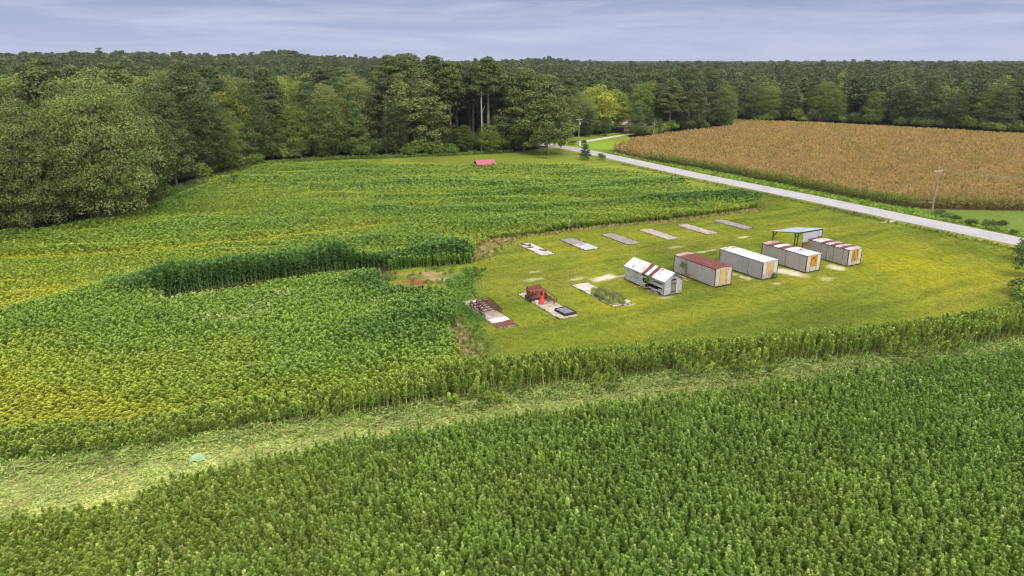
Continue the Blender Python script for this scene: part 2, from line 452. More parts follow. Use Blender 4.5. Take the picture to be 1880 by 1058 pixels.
YARD = np.vstack([polyP([(1397, 374), (1392, 383), (1250, 403), (1100, 416), (1000, 429), (940, 436), (900, 445), (872, 484), (845, 515), (835, 600), (890, 690), (1100, 690), (1400, 660), (1600, 640), (1880, 610), (2200, 570), (2200, 520), (1880, 460), (1640, 409), (1500, 374), (1397, 352)])])

def terrain(X, Y):
    d = np.hypot(X, Y); a = X / np.maximum(Y, 1)
    base = 3.0 + 9.5 * sst(-0.05, -0.30, a)
    knob = 8 * np.exp(-((a + 0.315) / 0.035) ** 2) + 5 * np.exp(-((a + 0.56) / 0.08) ** 2) + 5 * np.exp(-((a - 0.05) / 0.06) ** 2)
    n = fbm(X / 260., Y / 260., 5, 3) - 0.5
    return sst(360, 950, d) * (base + knob * sst(700, 1000, d) * (1 - sst(1300, 2200, d)) + n * 9) * np.where(Y > 0, 1, 0)

def seg(X, Y, pts, wd):
    return np.exp(-(dline(X, Y, pts) / wd) ** 2)

def patch(X, Y, px, py, rx, ry, sd, ang=28):
    cx, cy = P(px, py); a = R(ang); dx, dy = X - cx, Y - cy
    u = (dx * math.cos(a) + dy * math.sin(a)) / rx; v = (-dx * math.sin(a) + dy * math.cos(a)) / ry
    return sst(0.62, 0.25, np.sqrt(u * u + v * v) + 0.9 * (fbm(X / 1.3, Y / 1.3, sd, 3) - 0.5) - 0.1)

def lerp(c, new, w):
    return c * (1 - w[..., None]) + np.array(new) * w[..., None]

def ground_col(X, Y):
    shp = X.shape
    n1 = fbm(X / 14., Y / 14., 1, 4); n2 = fbm(X / 3.2, Y / 3.2, 2, 4); n3 = fbm(X / 40., Y / 40., 3, 2)
    n4 = fbm((X * .88 + Y * .47) / 16., (-X * .47 + Y * .88) / 2.6, 8, 4)
    c = np.zeros(shp + (3,)) + np.array([0.222, 0.258, 0.026])
    c = lerp(c, (0.150, 0.190, 0.020), sst(0.45, 0.68, n1))
    c = lerp(c, (0.31, 0.30, 0.022), 0.7 * sst(0.5, 0.28, n1) * sst(0.35, 0.6, n2))
    c = lerp(c, (0.28, 0.23, 0.055), 0.3 * sst(0.58, 0.72, n4))
    c = lerp(c, (0.11, 0.155, 0.02), 0.6 * sst(0.45, 0.32, n4))
    st = np.sin(((-X * math.sin(R(28)) + Y * math.cos(R(28))) / 1.9 + .5 * fbm(X / 18., Y / 18., 12, 2)) * math.pi)
    c = c * (1 + .055 * np.tanh(st * 2.5))[..., None]
    # brighter sward near the road side of the barns
    c = lerp(c, (0.38, 0.36, 0.015), 0.65 * np.exp(-(((X - 62) / 11) ** 2 + ((Y - 105) / 12) ** 2)) * (0.5 + n2))
    c = lerp(c, (0.32, 0.33, 0.02), 0.5 * np.exp(-(((X - 18) / 22) ** 2 + ((Y - 122) / 5) ** 2)))
    # front of the yard is greener and darker
    c = lerp(c, (0.14, 0.175, 0.02), 0.45 * sst(82, 66, Y) * inpoly(X, Y, YARD))
    # rank green grass at the west end of the yard
    c = lerp(c, (0.09, 0.17, 0.03), 0.75 * sst(4.5, 1.0, dline(X, Y, polyP([(850, 505), (838, 560), (850, 620), (893, 685)]))))
    # tan dry grass
    tan = np.array((0.33, 0.25, 0.10))
    for pts, wd in ((polyP([(930, 436), (1000, 431), (1100, 418), (1250, 405), (1390, 386)]), .75), (polyP([(875, 462), (895, 450), (925, 438)]), 2.8), (polyP([(818, 590), (840, 625), (872, 680)]), 2.2), (polyP([(560, 760), (700, 745), (860, 700)]), 1.3)):
        c = lerp(c, tan, 0.85 * seg(X, Y, pts, wd) * sst(0.3, 0.55, n2))
    # inside the crops
    ih = inpoly(X, Y, HEMP)
    c[ih] = (np.array([0.09, 0.125, 0.026]) * (0.6 + 0.8 * n2[ih][:, None]))
    ic = inpoly(X, Y, NEARP); c[ic] = np.array([0.05, 0.08, 0.022]) * (0.6 + 0.8 * n2[ic][:, None])
    ic = inpoly(X, Y, CORN); c[ic] = np.array([0.16, 0.105, 0.05]) * (0.6 + 0.8 * n2[ic][:, None])
    isg = inpoly(X, Y, STRIPG); c[isg] = np.array([0.34, 0.32, 0.11]) * (0.55 + 0.9 * n2[isg][:, None])
    # bare dark path in front of the tall stand
    c = lerp(c, (0.05, 0.03, 0.02), np.maximum(sst(1.6, 0.9, dline(X, Y, TRENCH)), inpoly(X, Y, TRP) * 1.0))
    # northern lawns
    il = inpoly(X, Y, LAWN_N)
    c[il] = np.array([0.19, 0.235, 0.028]) * (0.65 + 0.7 * n1[il][:, None])
    c = lerp(c, (0.24, 0.36, 0.025), 0.9 * np.exp(-((X - 33) / 9.) ** 2 - ((Y - 262) / 17.) ** 2))
    # rough grass beyond the road
    d = dline(X, Y, ROADC)
    side = (X - np.interp(Y, [r_[1] for r_ in ROADC], [r_[0] for r_ in ROADC])) > 0
    se = side & (d > 3) & ~inpoly(X, Y, CORN) & (Y < 250) & (Y > 40)
    c[se] = np.array([0.155, 0.225, 0.035]) * (0.65 + 0.7 * n1[se][:, None])
    c = lerp(c, (0.13, 0.15, 0.03), 0.6 * seg(X, Y, [(r_[0] - 5.5, r_[1] - 2.9) for r_ in ROADC], 1.3) * sst(0.3, 0.6, n2))
    c = lerp(c, (0.33, 0.27, 0.17), 0.75 * sst(4.2, 3.3, d + (n2 - .5) * 1.6))
    # forest floor
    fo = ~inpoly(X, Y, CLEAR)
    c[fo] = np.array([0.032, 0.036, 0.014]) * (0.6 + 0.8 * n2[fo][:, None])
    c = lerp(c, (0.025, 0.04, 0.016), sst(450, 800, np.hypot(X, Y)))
    # bare sand and clay
    sand = (0.66, 0.58, 0.42)
    for px, py, rx, ry, sd_, w_ in ((1108, 511, 4.2, 2.0, 21, .95), (1140, 507, 3.5, 1.2, 22, .6), (1062, 512, 2.6, .8, 23, .5), (985, 513, 3.0, .8, 24, .45), (984, 499, 2.0, .7, 25, .5), (1446, 500, 2.2, 4.6, 26, .95), (1424, 521, 1.6, 1.2, 27, .4),
                                    (1535, 491, 2.0, 3.0, 28, .85), (1290, 463, 4.2, .8, 29, .6), (1340, 468, 3.0, 1.2, 43, .6), (1365, 436, 1.7, .9, 30, .8), (1632, 407, 3.6, 1.6, 31, .6), (900, 462, .6, 3, 32, .6), (1244, 454, 3.2, 1.0, 33, .35),
                                    (1362, 508, .8, 3.5, 34, .8), (1250, 505, .9, 3, 35, .4), (1518, 512, 2, 1, 37, .3), (1155, 560, 1.2, .6, 38, .6), (1220, 547, 2.5, .8, 36, .4)):
        c = lerp(c, sand, w_ * patch(X, Y, px, py, rx, ry, sd_, 118 if ry > rx * 1.8 and False else 28))
    for px, py, rx, ry, sd_, col in ((765, 504, 9.5, 1.9, 41, (0.40, 0.25, 0.14)), (808, 512, 3.6, 1.6, 44, (0.44, 0.30, 0.18)), (757, 520, 6.0, 2.4, 42, (0.30, 0.095, 0.05))):
        c = lerp(c, col, 0.9 * patch(X, Y, px, py, rx, ry, sd_, 4) * sst(.25, .5, fbm(X / 1.1, Y / 1.1, sd_ + 90, 3)))
    return c

# ------------------------------------------------------------------ ground
def axis(a, b, st, lo, hi):
    m = list(np.arange(a, b + .01, st)); s = st
    l = []; x = a
    while x > lo: s *= 1.22; x -= s; l.append(x)
    r_ = []; x = b; s = st
    while x < hi: s *= 1.16; x += s; r_.append(x)
    return np.array(l[::-1] + m + r_)
xs = axis(-112, 135, 0.7, -6000, 6000); ys = axis(22, 345, 0.7, -400, 8000)
GX, GY = np.meshgrid(xs, ys); GZ = terrain(GX, GY)
gv = np.c_[GX.ravel(), GY.ravel(), GZ.ravel()]
nx, ny = len(xs), len(ys)
ii = (np.arange(ny - 1)[:, None] * nx + np.arange(nx - 1)[None]).ravel()
gf = np.c_[ii, ii + 1, ii + nx + 1, ii + nx]
gme = bpy.data.meshes.new('ground')
gme.vertices.add(len(gv)); gme.vertices.foreach_set('co', gv.astype(np.float32).ravel())
gme.loops.add(gf.size); gme.loops.foreach_set('vertex_index', gf.astype(np.int32).ravel())
gme.polygons.add(len(gf)); gme.polygons.foreach_set('loop_start', (np.arange(len(gf)) * 4).astype(np.int32))
gme.update(calc_edges=True)
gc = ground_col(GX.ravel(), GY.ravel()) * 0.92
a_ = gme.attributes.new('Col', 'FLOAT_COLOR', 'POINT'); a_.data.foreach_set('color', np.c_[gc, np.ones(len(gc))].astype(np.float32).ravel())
gm, t, o = nmat('ground'); N = t.nodes.new; L = t.links.new
b = N('ShaderNodeBsdfPrincipled'); L(b.outputs[0], o.inputs[0]); b.inputs['Roughness'].default_value = 0.95; b.inputs['Specular IOR Level'].default_value = 0.1
at = N('ShaderNodeAttribute'); at.attribute_name = 'Col'
tcn = N('ShaderNodeTexCoord')
n1 = N('ShaderNodeTexNoise'); n1.inputs['Scale'].default_value = 1.3; n1.inputs['Detail'].default_value = 8; n1.inputs['Roughness'].default_value = 0.75; L(tcn.outputs['Object'], n1.inputs[0])
mr = N('ShaderNodeMapRange'); mr.inputs[1].default_value = 0.3; mr.inputs[2].default_value = 0.7; mr.inputs[3].default_value = 0.66; mr.inputs[4].default_value = 1.34; L(n1.outputs[0], mr.inputs[0])
mu = N('ShaderNodeVectorMath'); mu.operation = 'SCALE'; L(at.outputs['Color'], mu.inputs[0]); L(mr.outputs[0], mu.inputs['Scale'])
L(mu.outputs[0], b.inputs['Base Color'])
n2 = N('ShaderNodeTexNoise'); n2.inputs['Scale'].default_value = 4; n2.inputs['Detail'].default_value = 6; L(tcn.outputs['Object'], n2.inputs[0])
bp = N('ShaderNodeBump'); bp.inputs['Strength'].default_value = 0.8; bp.inputs['Distance'].default_value = 0.12; L(n2.outputs[0], bp.inputs['Height']); L(bp.outputs[0], b.inputs['Normal'])
gme.materials.append(gm)
go_ = bpy.data.objects.new('ground', gme); COL.objects.link(go_); tag(go_, 'mown yellow-green grass ground under the barns and fields', 'ground', kind='structure')

# ------------------------------------------------------------------ road, driveway
def ribbon(name, pts, w, z, mat, label, cat, sub=6, kind='structure', off=0.0, dash=None):
    pts = [Vector((*p, 0)) for p in pts]; sm = []
    for i in range(len(pts) - 1):
        p0 = pts[max(i - 1, 0)]; p1 = pts[i]; p2 = pts[i + 1]; p3 = pts[min(i + 2, len(pts) - 1)]
        for k in range(sub):
            t_ = k / sub
            sm.append(0.5 * ((2 * p1) + (p2 - p0) * t_ + (2 * p0 - 5 * p1 + 4 * p2 - p3) * t_ ** 2 + (3 * p1 - p0 - 3 * p2 + p3) * t_ ** 3))
    sm.append(pts[-1]); mb = MB(); prev = None
    for i, p in enumerate(sm):
        tg = (sm[min(i + 1, len(sm) - 1)] - sm[max(i - 1, 0)]).normalized(); nn = Vector((-tg.y, tg.x, 0))
        a = p + nn * (off - w / 2); c_ = p + nn * (off + w / 2)
        a.z = c_.z = z
        if prev is not None: mb.quad(prev[0], a, c_, prev[1])
        prev = (a, c_)
    o = mb.build(name, mat); tag(o, label, cat, kind=kind); return o
M['asphalt'] = surf('asphalt', (0.36, 0.345, 0.355), (0.45, 0.435, 0.445), 0.25, 0.9, c3=(0.26, 0.245, 0.25), s3=1.5, lo3=0.5, hi3=0.75, bump=0.2)
M['gravel'] = surf('gravel', (0.42, 0.40, 0.37), (0.58, 0.55, 0.50), 1.2, 0.95, c3=(0.25, 0.26, 0.16), s3=3, lo3=.55, hi3=.7)
M['yellow'] = surf('yellow_paint', (0.62, 0.46, 0.12), (0.50, 0.42, 0.22), 1.0, 0.8, c3=(0.42, 0.39, 0.37), s3=2.0, lo3=.5, hi3=.6)
M['white_line'] = surf('white_paint', (0.72, 0.72, 0.70), (0.55, 0.53, 0.52), 1.0, 0.8)
road = ribbon('road', ROADC, 6.4, 0.02, M['asphalt'], 'pale grey two-lane country road', 'road')
for nm, off, wd, mt, lb in (('edge_line', 2.95, .12, 'white_line', None), ('edge_line', -2.95, .12, 'white_line', None), ('centre_line', .13, .11, 'yellow', None), ('centre_line', -.13, .11, 'yellow', None)):
    q = ribbon(nm, ROADC, wd, 0.024, M[mt], None, None, off=off, kind=None); q.parent = road
drv = polyP([(1052, 263), (1080, 259), (1110, 254), (1140, 249), (1160, 246)])
dv = ribbon('driveway', [tuple(p) for p in drv], 3.4, 0.016, M['gravel'], 'narrow pale gravel driveway to the house', 'driveway')
# ------------------------------------------------------------------ barns
M['siding'] = surf('white_siding', (0.56, 0.50, 0.46), (0.66, 0.61, 0.57), 0.5, 0.6, c3=(0.34, 0.27, 0.20), s3=2.6, lo3=.54, hi3=.85, stretch=(1, .9, .45))
M['siding_stained'] = surf('stained_siding', (0.54, 0.48, 0.43), (0.65, 0.59, 0.54), 0.5, 0.6, c3=(0.34, 0.19, 0.10), s3=2.8, lo3=.56, hi3=.8, stretch=(1, 1.2, .3))
M['panel'] = surf('white_panel', (0.56, 0.53, 0.51), (0.66, 0.64, 0.62), 1, 0.55, c3=(0.36, 0.26, 0.17), s3=2.4, lo3=.54, hi3=.7, stretch=(1, 1, .3))
M['kick'] = surf('grey_panel', (0.42, 0.42, 0.43), (0.68, 0.64, 0.60), 1.3, 0.6, c3=(0.42, 0.22, 0.10), s3=2.4, lo3=.52, hi3=.66, stretch=(1, 1, .3))
M['rust'] = surf('rusty_steel', (0.15, 0.042, 0.03), (0.25, 0.085, 0.058), 1.6, 0.8, c3=(0.38, 0.20, 0.15), s3=3.2, lo3=.54, hi3=.72)
M['rust_dark'] = surf('dark_rusty_steel', (0.07, 0.03, 0.022), (0.15, 0.065, 0.045), 2, 0.8)
M['roof_white'] = surf('white_tin', (0.70, 0.69, 0.70), (0.78, 0.77, 0.78), 0.8, 0.42, c3=(0.42, 0.33, 0.29), s3=2.2, lo3=.56, hi3=.74)
M['roof_worn'] = surf('worn_tin', (0.64, 0.61, 0.61), (0.74, 0.72, 0.73), 0.8, 0.45, c3=(0.27, 0.10, 0.075), s3=1.5, lo3=.52, hi3=.60)
M['roof_tan'] = surf('tan_worn_tin', (0.50, 0.36, 0.27), (0.62, 0.52, 0.44), 0.8, 0.6, c3=(0.36, 0.13, 0.08), s3=1.9, lo3=.5, hi3=.6)
M['foam_pale'] = surf('pale_yellow_foam', (0.56, 0.40, 0.17), (0.64, 0.51, 0.29), 1.2, 0.95, c3=(0.56, 0.25, 0.03), s3=1.3, lo3=.52, hi3=.66, bump=.5)
M['foam_tan'] = surf('tan_yellow_foam', (0.56, 0.38, 0.14), (0.62, 0.46, 0.24), 1.2, 0.95, c3=(0.42, 0.24, 0.10), s3=2, lo3=.53, hi3=.7, bump=.5)
M['foam'] = surf('orange_foam', (0.56, 0.24, 0.02), (0.62, 0.35, 0.04), 1.2, 0.95, c3=(0.17, 0.04, 0.025), s3=1.5, lo3=.49, hi3=.58, bump=.5)
M['foam_drip'] = surf('streaked_orange_foam', (0.56, 0.26, 0.03), (0.62, 0.38, 0.07), 1.2, 0.95, c3=(0.22, 0.06, 0.025), s3=1.9, lo3=.47, hi3=.58, bump=.5, stretch=(1.4, 1.4, .5))
M['orange_patch'] = surf('orange_insulation', (0.66, 0.30, 0.04), (0.74, 0.42, 0.10), 1.5, 0.9, c3=(0.34, 0.14, 0.05), s3=3, lo3=.55, hi3=.7)
M['dark'] = surf('dark_interior', (0.012, 0.012, 0.012), (0.03, 0.026, 0.022), 2, 0.9)
M['old_wood'] = surf('grey_old_wood', (0.20, 0.165, 0.14), (0.34, 0.29, 0.26), 1.5, 0.9, stretch=(5, 5, .5), c3=(0.12, 0.10, 0.09), s3=3, lo3=.55, hi3=.7)
M['white_board'] = surf('weathered_white_board', (0.50, 0.48, 0.49), (0.66, 0.64, 0.65), 1.5, 0.75, stretch=(.6, .6, 3), c3=(0.20, 0.18, 0.18), s3=2.5, lo3=.50, hi3=.64)
M['tin_patch'] = surf('pale_tin_siding', (0.44, 0.44, 0.48), (0.60, 0.60, 0.63), 0.8, 0.5, c3=(0.26, 0.22, 0.21), s3=2.4, lo3=.52, hi3=.75)
M['galv'] = surf('galvanised_tin', (0.42, 0.47, 0.56), (0.56, 0.60, 0.68), 0.7, 0.45, c3=(0.34, 0.33, 0.34), s3=3, lo3=.62, hi3=.8)
M['tar_wood'] = surf('dark_creosote_wood', (0.035, 0.028, 0.024), (0.075, 0.06, 0.05), 2, 0.9)
A0 = R(28)
M['lap'] = surf('lap_shadow', (0.20, 0.17, 0.145), (0.34, 0.30, 0.27), 1.5, 0.8)  # dirt-toned brown for the painted shadow line under each lap
def local_to_world(ox, oy, x, y, a=A0): return (ox + x * math.cos(a) - y * math.sin(a), oy + x * math.sin(a) + y * math.cos(a))

def barn(fl, label, roof, foam, sideM, seams, kick=0.72, L_=8.5, W_=3.0, H_=2.68, extras=None, foam_x=(-0.68, 0.72)):
    cx, cy = local_to_world(fl[0], fl[1], W_ / 2, L_ / 2)
    t = thing('curing_barn', label, 'barn', (cx, cy, 0), A0, 'bulk curing barns in a row on the grass')
    hx, hy = W_ / 2, L_ / 2
    core = MB(); core.box(-hx + .03, hx - .03, -hy + .03, hy - .03, 0.14, H_ - .06); core.build('inner_shell', M['dark'], t)
    for sgn in (-1, 1):                                        # lapped side walls
        mb = MB(); nrow = 20; z0 = 0.16; dz = (H_ - 0.10 - z0) / nrow
        for i in range(nrow):
            za = z0 + i * dz; zb_ = za + dz
            o1 = sgn * (hx + 0.045); o2 = sgn * (hx + 0.002)
            mb.quad((o1, -hy + .05, za), (o1, hy - .05, za), (o2, hy - .05, zb_), (o2, -hy + .05, zb_))
            mb.quad((sgn * (hx - .01), -hy + .05, za), (sgn * (hx - .01), hy - .05, za), (o1, hy - .05, za), (o1, -hy + .05, za))
        sw_ = mb.build('side_wall', sideM, t)
        le = MB()  # thin dark strips painting the shadow below every lap
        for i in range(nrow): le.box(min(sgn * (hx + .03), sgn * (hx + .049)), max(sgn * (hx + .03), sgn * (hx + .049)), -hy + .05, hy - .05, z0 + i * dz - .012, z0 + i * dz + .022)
        le.build('lap_shadow_strips', M['lap'], sw_)
        for f_ in seams:
            y = -hy + f_ * L_
            MB().box(min(sgn * (hx + .02), sgn * (hx + .055)), max(sgn * (hx + .02), sgn * (hx + .055)), y - .02, y + .02, .15, H_ - .1).build('wall_seam', M['rust_dark'] if int(f_ * 100) % 2 else M['siding_stained'], t)
    MB().box(-hx + .05, hx - .05, hy - .02, hy + .015, .15, H_ - .1).build('rear_wall', M['siding_stained'], t)
    for x in (-1, 1):
        for y in (-1, 1):
            px_, py_ = x * hx, y * hy
            MB().box(px_ - .055, px_ + .055, py_ - .055, py_ + .055, 0.02, H_ - .02).build('corner_post', M['rust_dark'] if not (foam == 'foam_pale') else M['rust'], t)
    mb = MB(); mb.box(-hx - .03, hx + .03, -hy - .03, hy + .03, -.02, .13); mb.build('base_sill', M['rust_dark'], t)
    # front: two white wings, foam-covered middle, low kick panels, header
    fy = -hy - .035; x1, x2 = foam_x; zt = H_ - .16
    MB().box(-hx + .06, x1 - .03, fy, fy + .05, kick + .03, zt).build('front_wing', M['panel'], t)
    MB().box(x2 + .03, hx - .06, fy, fy + .05, kick + .03, zt).build('front_wing', M['panel'], t)
    zb = kick * (0.35 if foam == 'foam_pale' else 1.0)
    MB().box(x1, x2, fy - .02, fy + .05, zb + .02, zt + .04).build('door', M[foam], t)
    MB().box(-hx + .06, x1 - .03, fy, fy + .05, .14, kick).build('kick_panel', M['kick'], t)
    MB().box(x2 + .03, hx - .06, fy, fy + .05, .14, kick).build('kick_panel', M['kick'], t)
    MB().box(x1, x2, fy, fy + .05, .14, zb).build('kick_panel', M['kick'] if foam != 'foam_pale' else M['tin_patch'], t)
    MB().box(-hx + .06, hx - .06, fy - .005, fy + .05, zt + .045, H_ - .03).build('header_strip', M['panel'], t)
    for x in (x1 - .015, x2 + .015):
        MB().box(x - .013, x + .013, fy - .012, fy + .05, .14, zt).build('door_post', M['rust_dark'], t)
    # roof: low crowned sheets laid side by side, each with its own ribs
    n = len(roof); sl_ = (L_ + .16) / n
    for i, mk in enumerate(roof):
        ya = -hy - .08 + i * sl_; yb = ya + sl_ - .012; mb = MB(); lift = .004 * (i % 2)
        xs_ = [-hx - .07, -hx * .5, 0, hx * .5, hx + .07]; zs_ = [H_ - .02, H_ + .07, H_ + .10, H_ + .07, H_ - .02]
        k = 5
        for a in range(4):
            for j in range(k):
                u0 = ya + (yb - ya) * j / k; u1 = ya + (yb - ya) * (j + 1) / k; um = u0 + (u1 - u0) * .82
                mb.quad((xs_[a], u0, zs_[a] + lift), (xs_[a + 1], u0, zs_[a + 1] + lift), (xs_[a + 1], um, zs_[a + 1] + lift), (xs_[a], um, zs_[a] + lift))
                mb.quad((xs_[a], um, zs_[a] + lift + .02), (xs_[a + 1], um, zs_[a + 1] + lift + .02), (xs_[a + 1], u1, zs_[a + 1] + lift + .02), (xs_[a], u1, zs_[a] + lift + .02))
        mb.build('roof_sheet', M[mk], t)
    mb = MB()
    for x in (-1, 1): mb.box(min(x * (hx + .075), x * (hx + .05)), max(x * (hx + .075), x * (hx + .05)), -hy - .085, hy + .085, H_ - .12, H_ - .035)
    mb.build('eave_trim', M['rust_dark'], t)
    # gable infill under the crown
    for y in (-hy - .03, hy + .03):
        mb = MB(); mb.quad((-hx, y, H_ - .03), (hx, y, H_ - .03), (hx * .5, y, H_ + .065), (-hx * .5, y, H_ + .065)); mb.build('crown_infill', M['panel'], t)
    if extras: extras(t, hx, hy, H_)
    return t

def ex2(t, hx, hy, H_):
    MB().box(-hx - .05, -hx - .03, hy - 2.9, hy - 2.62, .3, H_ - .55).build('loose_panel', M['old_wood'], t)
    MB().box(-hx - .045, -hx - .029, hy - 4.2, hy - 2.95, .16, .62).build('wall_patch', M['roof_tan'], t)
def ex3(t, hx, hy, H_):
    MB().box(-hx - .045, -hx - .03, hy - .42, hy - .05, 1.6, 2.2).build('wall_patch', M['orange_patch'], t)
def ex4(t, hx, hy, H_):
    MB().box(-hx - .045, -hx - .03, hy - 2.1, hy - 1.0, 1.25, 1.55).build('wall_patch', M['siding_stained'], t)
def ex5(t, hx, hy, H_):
    MB().box(-hx - .05, -hx - .03, hy - 1.75, hy - .12, 1.75, 2.2).build('wall_patch', M['orange_patch'], t)

barn((28.15, 91.5), 'white curing barn with an all rust-red roof and pale yellow door', ['rust'] * 7 + ['roof_tan'], 'foam_pale', M['siding'], (.34, .71), extras=ex2)
barn((35.9, 95.0), 'curing barn with plain white roof and a small shrub at its door', ['roof_white'] * 7 + ['roof_worn'], 'foam_tan', M['siding'], (.31, .6), extras=ex3, kick=.8)
barn((43.6, 98.45), 'curing barn with white roof turning rusty at its far end, orange door', ['roof_white', 'roof_white', 'roof_worn', 'roof_white', 'rust', 'roof_white', 'rust', 'roof_tan'], 'foam', M['siding_stained'], (.45, .50, .72), extras=ex4, kick=.85)
barn((51.35, 101.85), 'curing barn with striped white and rust roof beside the open shelter', ['roof_worn', 'rust', 'roof_worn', 'rust', 'roof_worn', 'rust', 'roof_white', 'roof_worn', 'rust', 'rust'], 'foam_drip', M['siding_stained'], (.11, .24, .31, .38, .45, .58, .66, .78), extras=ex5)

# ------------------------------------------------------------------ wooden shed
def shed():
    W_, L_, He, Hr = 3.0, 8.4, 2.15, 3.1
    cx, cy = local_to_world(20.3, 87.75, W_ / 2, L_ / 2); hx, hy = W_ / 2, L_ / 2
    t = thing('wooden_shed', 'old white board shed with gabled tin roof, two rust stripes and missing boards', 'shed', (cx, cy, 0), A0)
    fr = MB()
    for x in (-1, 1):
        for y in (-hy + .06, -hy + 2.1, 0, hy - 2.1, hy - .06): fr.box(x * (hx - .11) - .05, x * (hx - .11) + .05, y - .05, y + .05, .05, He)
        fr.box(x * (hx - .11) - .05, x * (hx - .11) + .05, -hy + .02, hy - .02, He - .1, He + .02)
    fr.box(-hx + .06, hx - .06, -hy + .12, hy - .12, .02, .10)
    fr.build('frame', M['tar_wood'], t)
    rnd = random.Random(4); nrow = 9; dz = (He - .12) / nrow
    def hole(r_, y, side):
        if side > 0: return False
        z = .12 + (r_ + .5) * dz; yy = y + hy          # distance from the front
        if r_ == 7 and 3.5 < yy < 4.9: return True
        if r_ in (3, 4, 5) and 3.2 < yy < 4.6: return True
        if r_ in (1, 2) and 2.9 < yy < 3.9: return True
        if r_ in (0,) and (2.6 < yy < 3.8): return True
        if r_ == 6 and .3 < yy < 2.2: return True
        if r_ == 8 and (3.2 < yy < 3.9): return True
        if r_ in (2, 3) and .35 < yy < 3.2 and not (r_ == 2 and yy < 1.2): return True
        if r_ == 0 and .6 < yy < 1.4: return True
        return False
    for side in (-1, 1):
        mb = MB()
        for r_ in range(nrow):
            step = .3; y = -hy
            while y < hy - .01:
                if not hole(r_, y + step / 2, side):
                    z = .12 + r_ * dz; j = rnd.uniform(-.006, .006)
                    x = side * hx
                    mb.box(min(x - side * .03, x + side * .012) + j, max(x - side * .03, x + side * .012) + j, y, min(y + step, hy), z + .012, z + dz - .002)
                y += step
        mb.build('side_wall', M['white_board'], t)
    # low fallen boards leaning out of the hole
    mb = MB()
    for k, (a, b_) in enumerate((((-hx - .5, -hy + 4.6, .05), (-hx + .02, -hy + 3.5, .9)), ((-hx - .35, -hy + 4.2, .04), (-hx - .1, -hy + 3.0, .45)), ((-hx - .5, -hy + 3.0, .05), (-hx - .06, -hy + 1.0, .16)), ((-hx - .3, -hy + 2.8, .04), (-hx - .15, -hy + .7, .10)))):
        mb.tube([a, b_], [.07, .06], 4)
    mb.build('fallen_board', M['roof_tan'], t)
    for x in (-1, 1):
        for y in (-1, 1): MB().box(x * hx - .05 + (.0), x * hx + .05, y * hy - .05, y * hy + .05, .05, He).build('corner_board', M['old_wood'] if (x, y) == (-1, -1) else M['white_board'], t)
    # gable walls
    for y in (-1, 1):
        mb = MB(); yy = y * (hy - .01); th = .03
        n = 11; 
        for i in range(n):
            z0 = .12 + i * (Hr - .2) / n; z1 = z0 + (Hr - .2) / n - .012
            def half(z): return hx - .06 if z <= He else (hx - .06) * (Hr - z) / (Hr - He)
            w0, w1 = half(z0), half(z1)
            segs = [(-1, 1)] if y > 0 or z0 > 2.18 else [(-1, -.36 / max(w0, .1)), (.56 / max(w0, .1), 1)]
            for (s0, s1) in segs:
                q = [(s0 * w0, yy - th, z0), (s1 * w0, yy - th, z0), (s1 * w1 if abs(s1) == 1 else s1 * w0, yy - th, z1), (s0 * w1 if abs(s0) == 1 else s0 * w0, yy - th, z1)]
                mb.quad(*q); mb.quad(*[(a, b_ + 2 * th, c_) for a, b_, c_ in q][::-1])
        mb.build('gable_wall', M['tin_patch'] if y < 0 else M['white_board'], t)
    d = MB()
    for i in range(6):
        x = -.34 + i * .15
        d.box(x, x + .135, -hy - .045, -hy - .01, .06 + .02 * (i % 2), 2.05 - .03 * ((i * 3) % 2))
    door = d.build('door', M['old_wood'], t)
    MB().box(-.36, .58, -hy - .062, -hy - .047, 1.55, 1.65).build('door_rail', M['tar_wood'], door)
    MB().box(-.36, .58, -hy - .062, -hy - .047, .45, .55).build('door_rail', M['tar_wood'], door)
    MB().box(-.05, .32, -hy - .05, -hy - .035, 2.2, 2.72).build('gable_vent', M['old_wood'], t)
    w = MB(); w.box(-hx - .04, -hx - .014, hy - 2.35, hy - 1.85, .85, 1.85); wo = w.build('window', M['old_wood'], t)
    for i in range(2): MB().box(-hx - .046, -hx - .041, hy - 2.31 + i * .23, hy - 2.11 + i * .23, .9, 1.8).build('pane', M['kick'], wo)
    # roof sheets with ribs
    sheets = ['roof_white'] * 2 + ['roof_worn', 'rust', 'roof_white', 'rust', 'roof_white', 'roof_worn', 'roof_white', 'roof_white', 'roof_white', 'roof_white']
    n = len(sheets); sl_ = (L_ + .5) / n; ov = .22; slope = (Hr - He) / hx
    sheets = ['roof_white', 'roof_white', 'roof_white', 'roof_worn', 'rust', 'roof_white', 'rust', 'roof_worn', 'roof_white', 'roof_white', 'roof_worn', 'roof_white', 'roof_white']
    n = len(sheets); sl_ = (L_ + .5) / n
    for i, mk in enumerate(sheets):
        for side in (-1, 1):
            if side > 0 and i % 4 == 2: mk2 = 'rust'
            else: mk2 = mk
            mb = MB(); ya = -hy - .25 + i * sl_; k = 5
            xe = side * (hx + ov); ze = He - slope * ov + .06; zr = Hr + .06
            for j in range(k):
                u0 = ya + sl_ * j / k; um = u0 + sl_ / k * .75; u1 = ya + sl_ * (j + 1) / k - .001
                mb.quad((0, u0, zr), (xe, u0, ze), (xe, um, ze), (0, um, zr)); mb.quad((0, um, zr + .025), (xe, um, ze + .025), (xe, u1, ze + .025), (0, u1, zr + .025))
                mb.quad((0, u0, zr - .01), (xe, u0, ze - .01), (xe, u1, ze - .01), (0, u1, zr - .01))
            mb.build('roof_sheet', M[mk2], t)
    bb = MB()
    for y in (-hy - .24, hy + .22):
        for side in (-1, 1):
            bb.tube([(0, y, Hr + .01), (side * (hx + ov - .02), y, He - slope * ov + .01)], .035, 4)
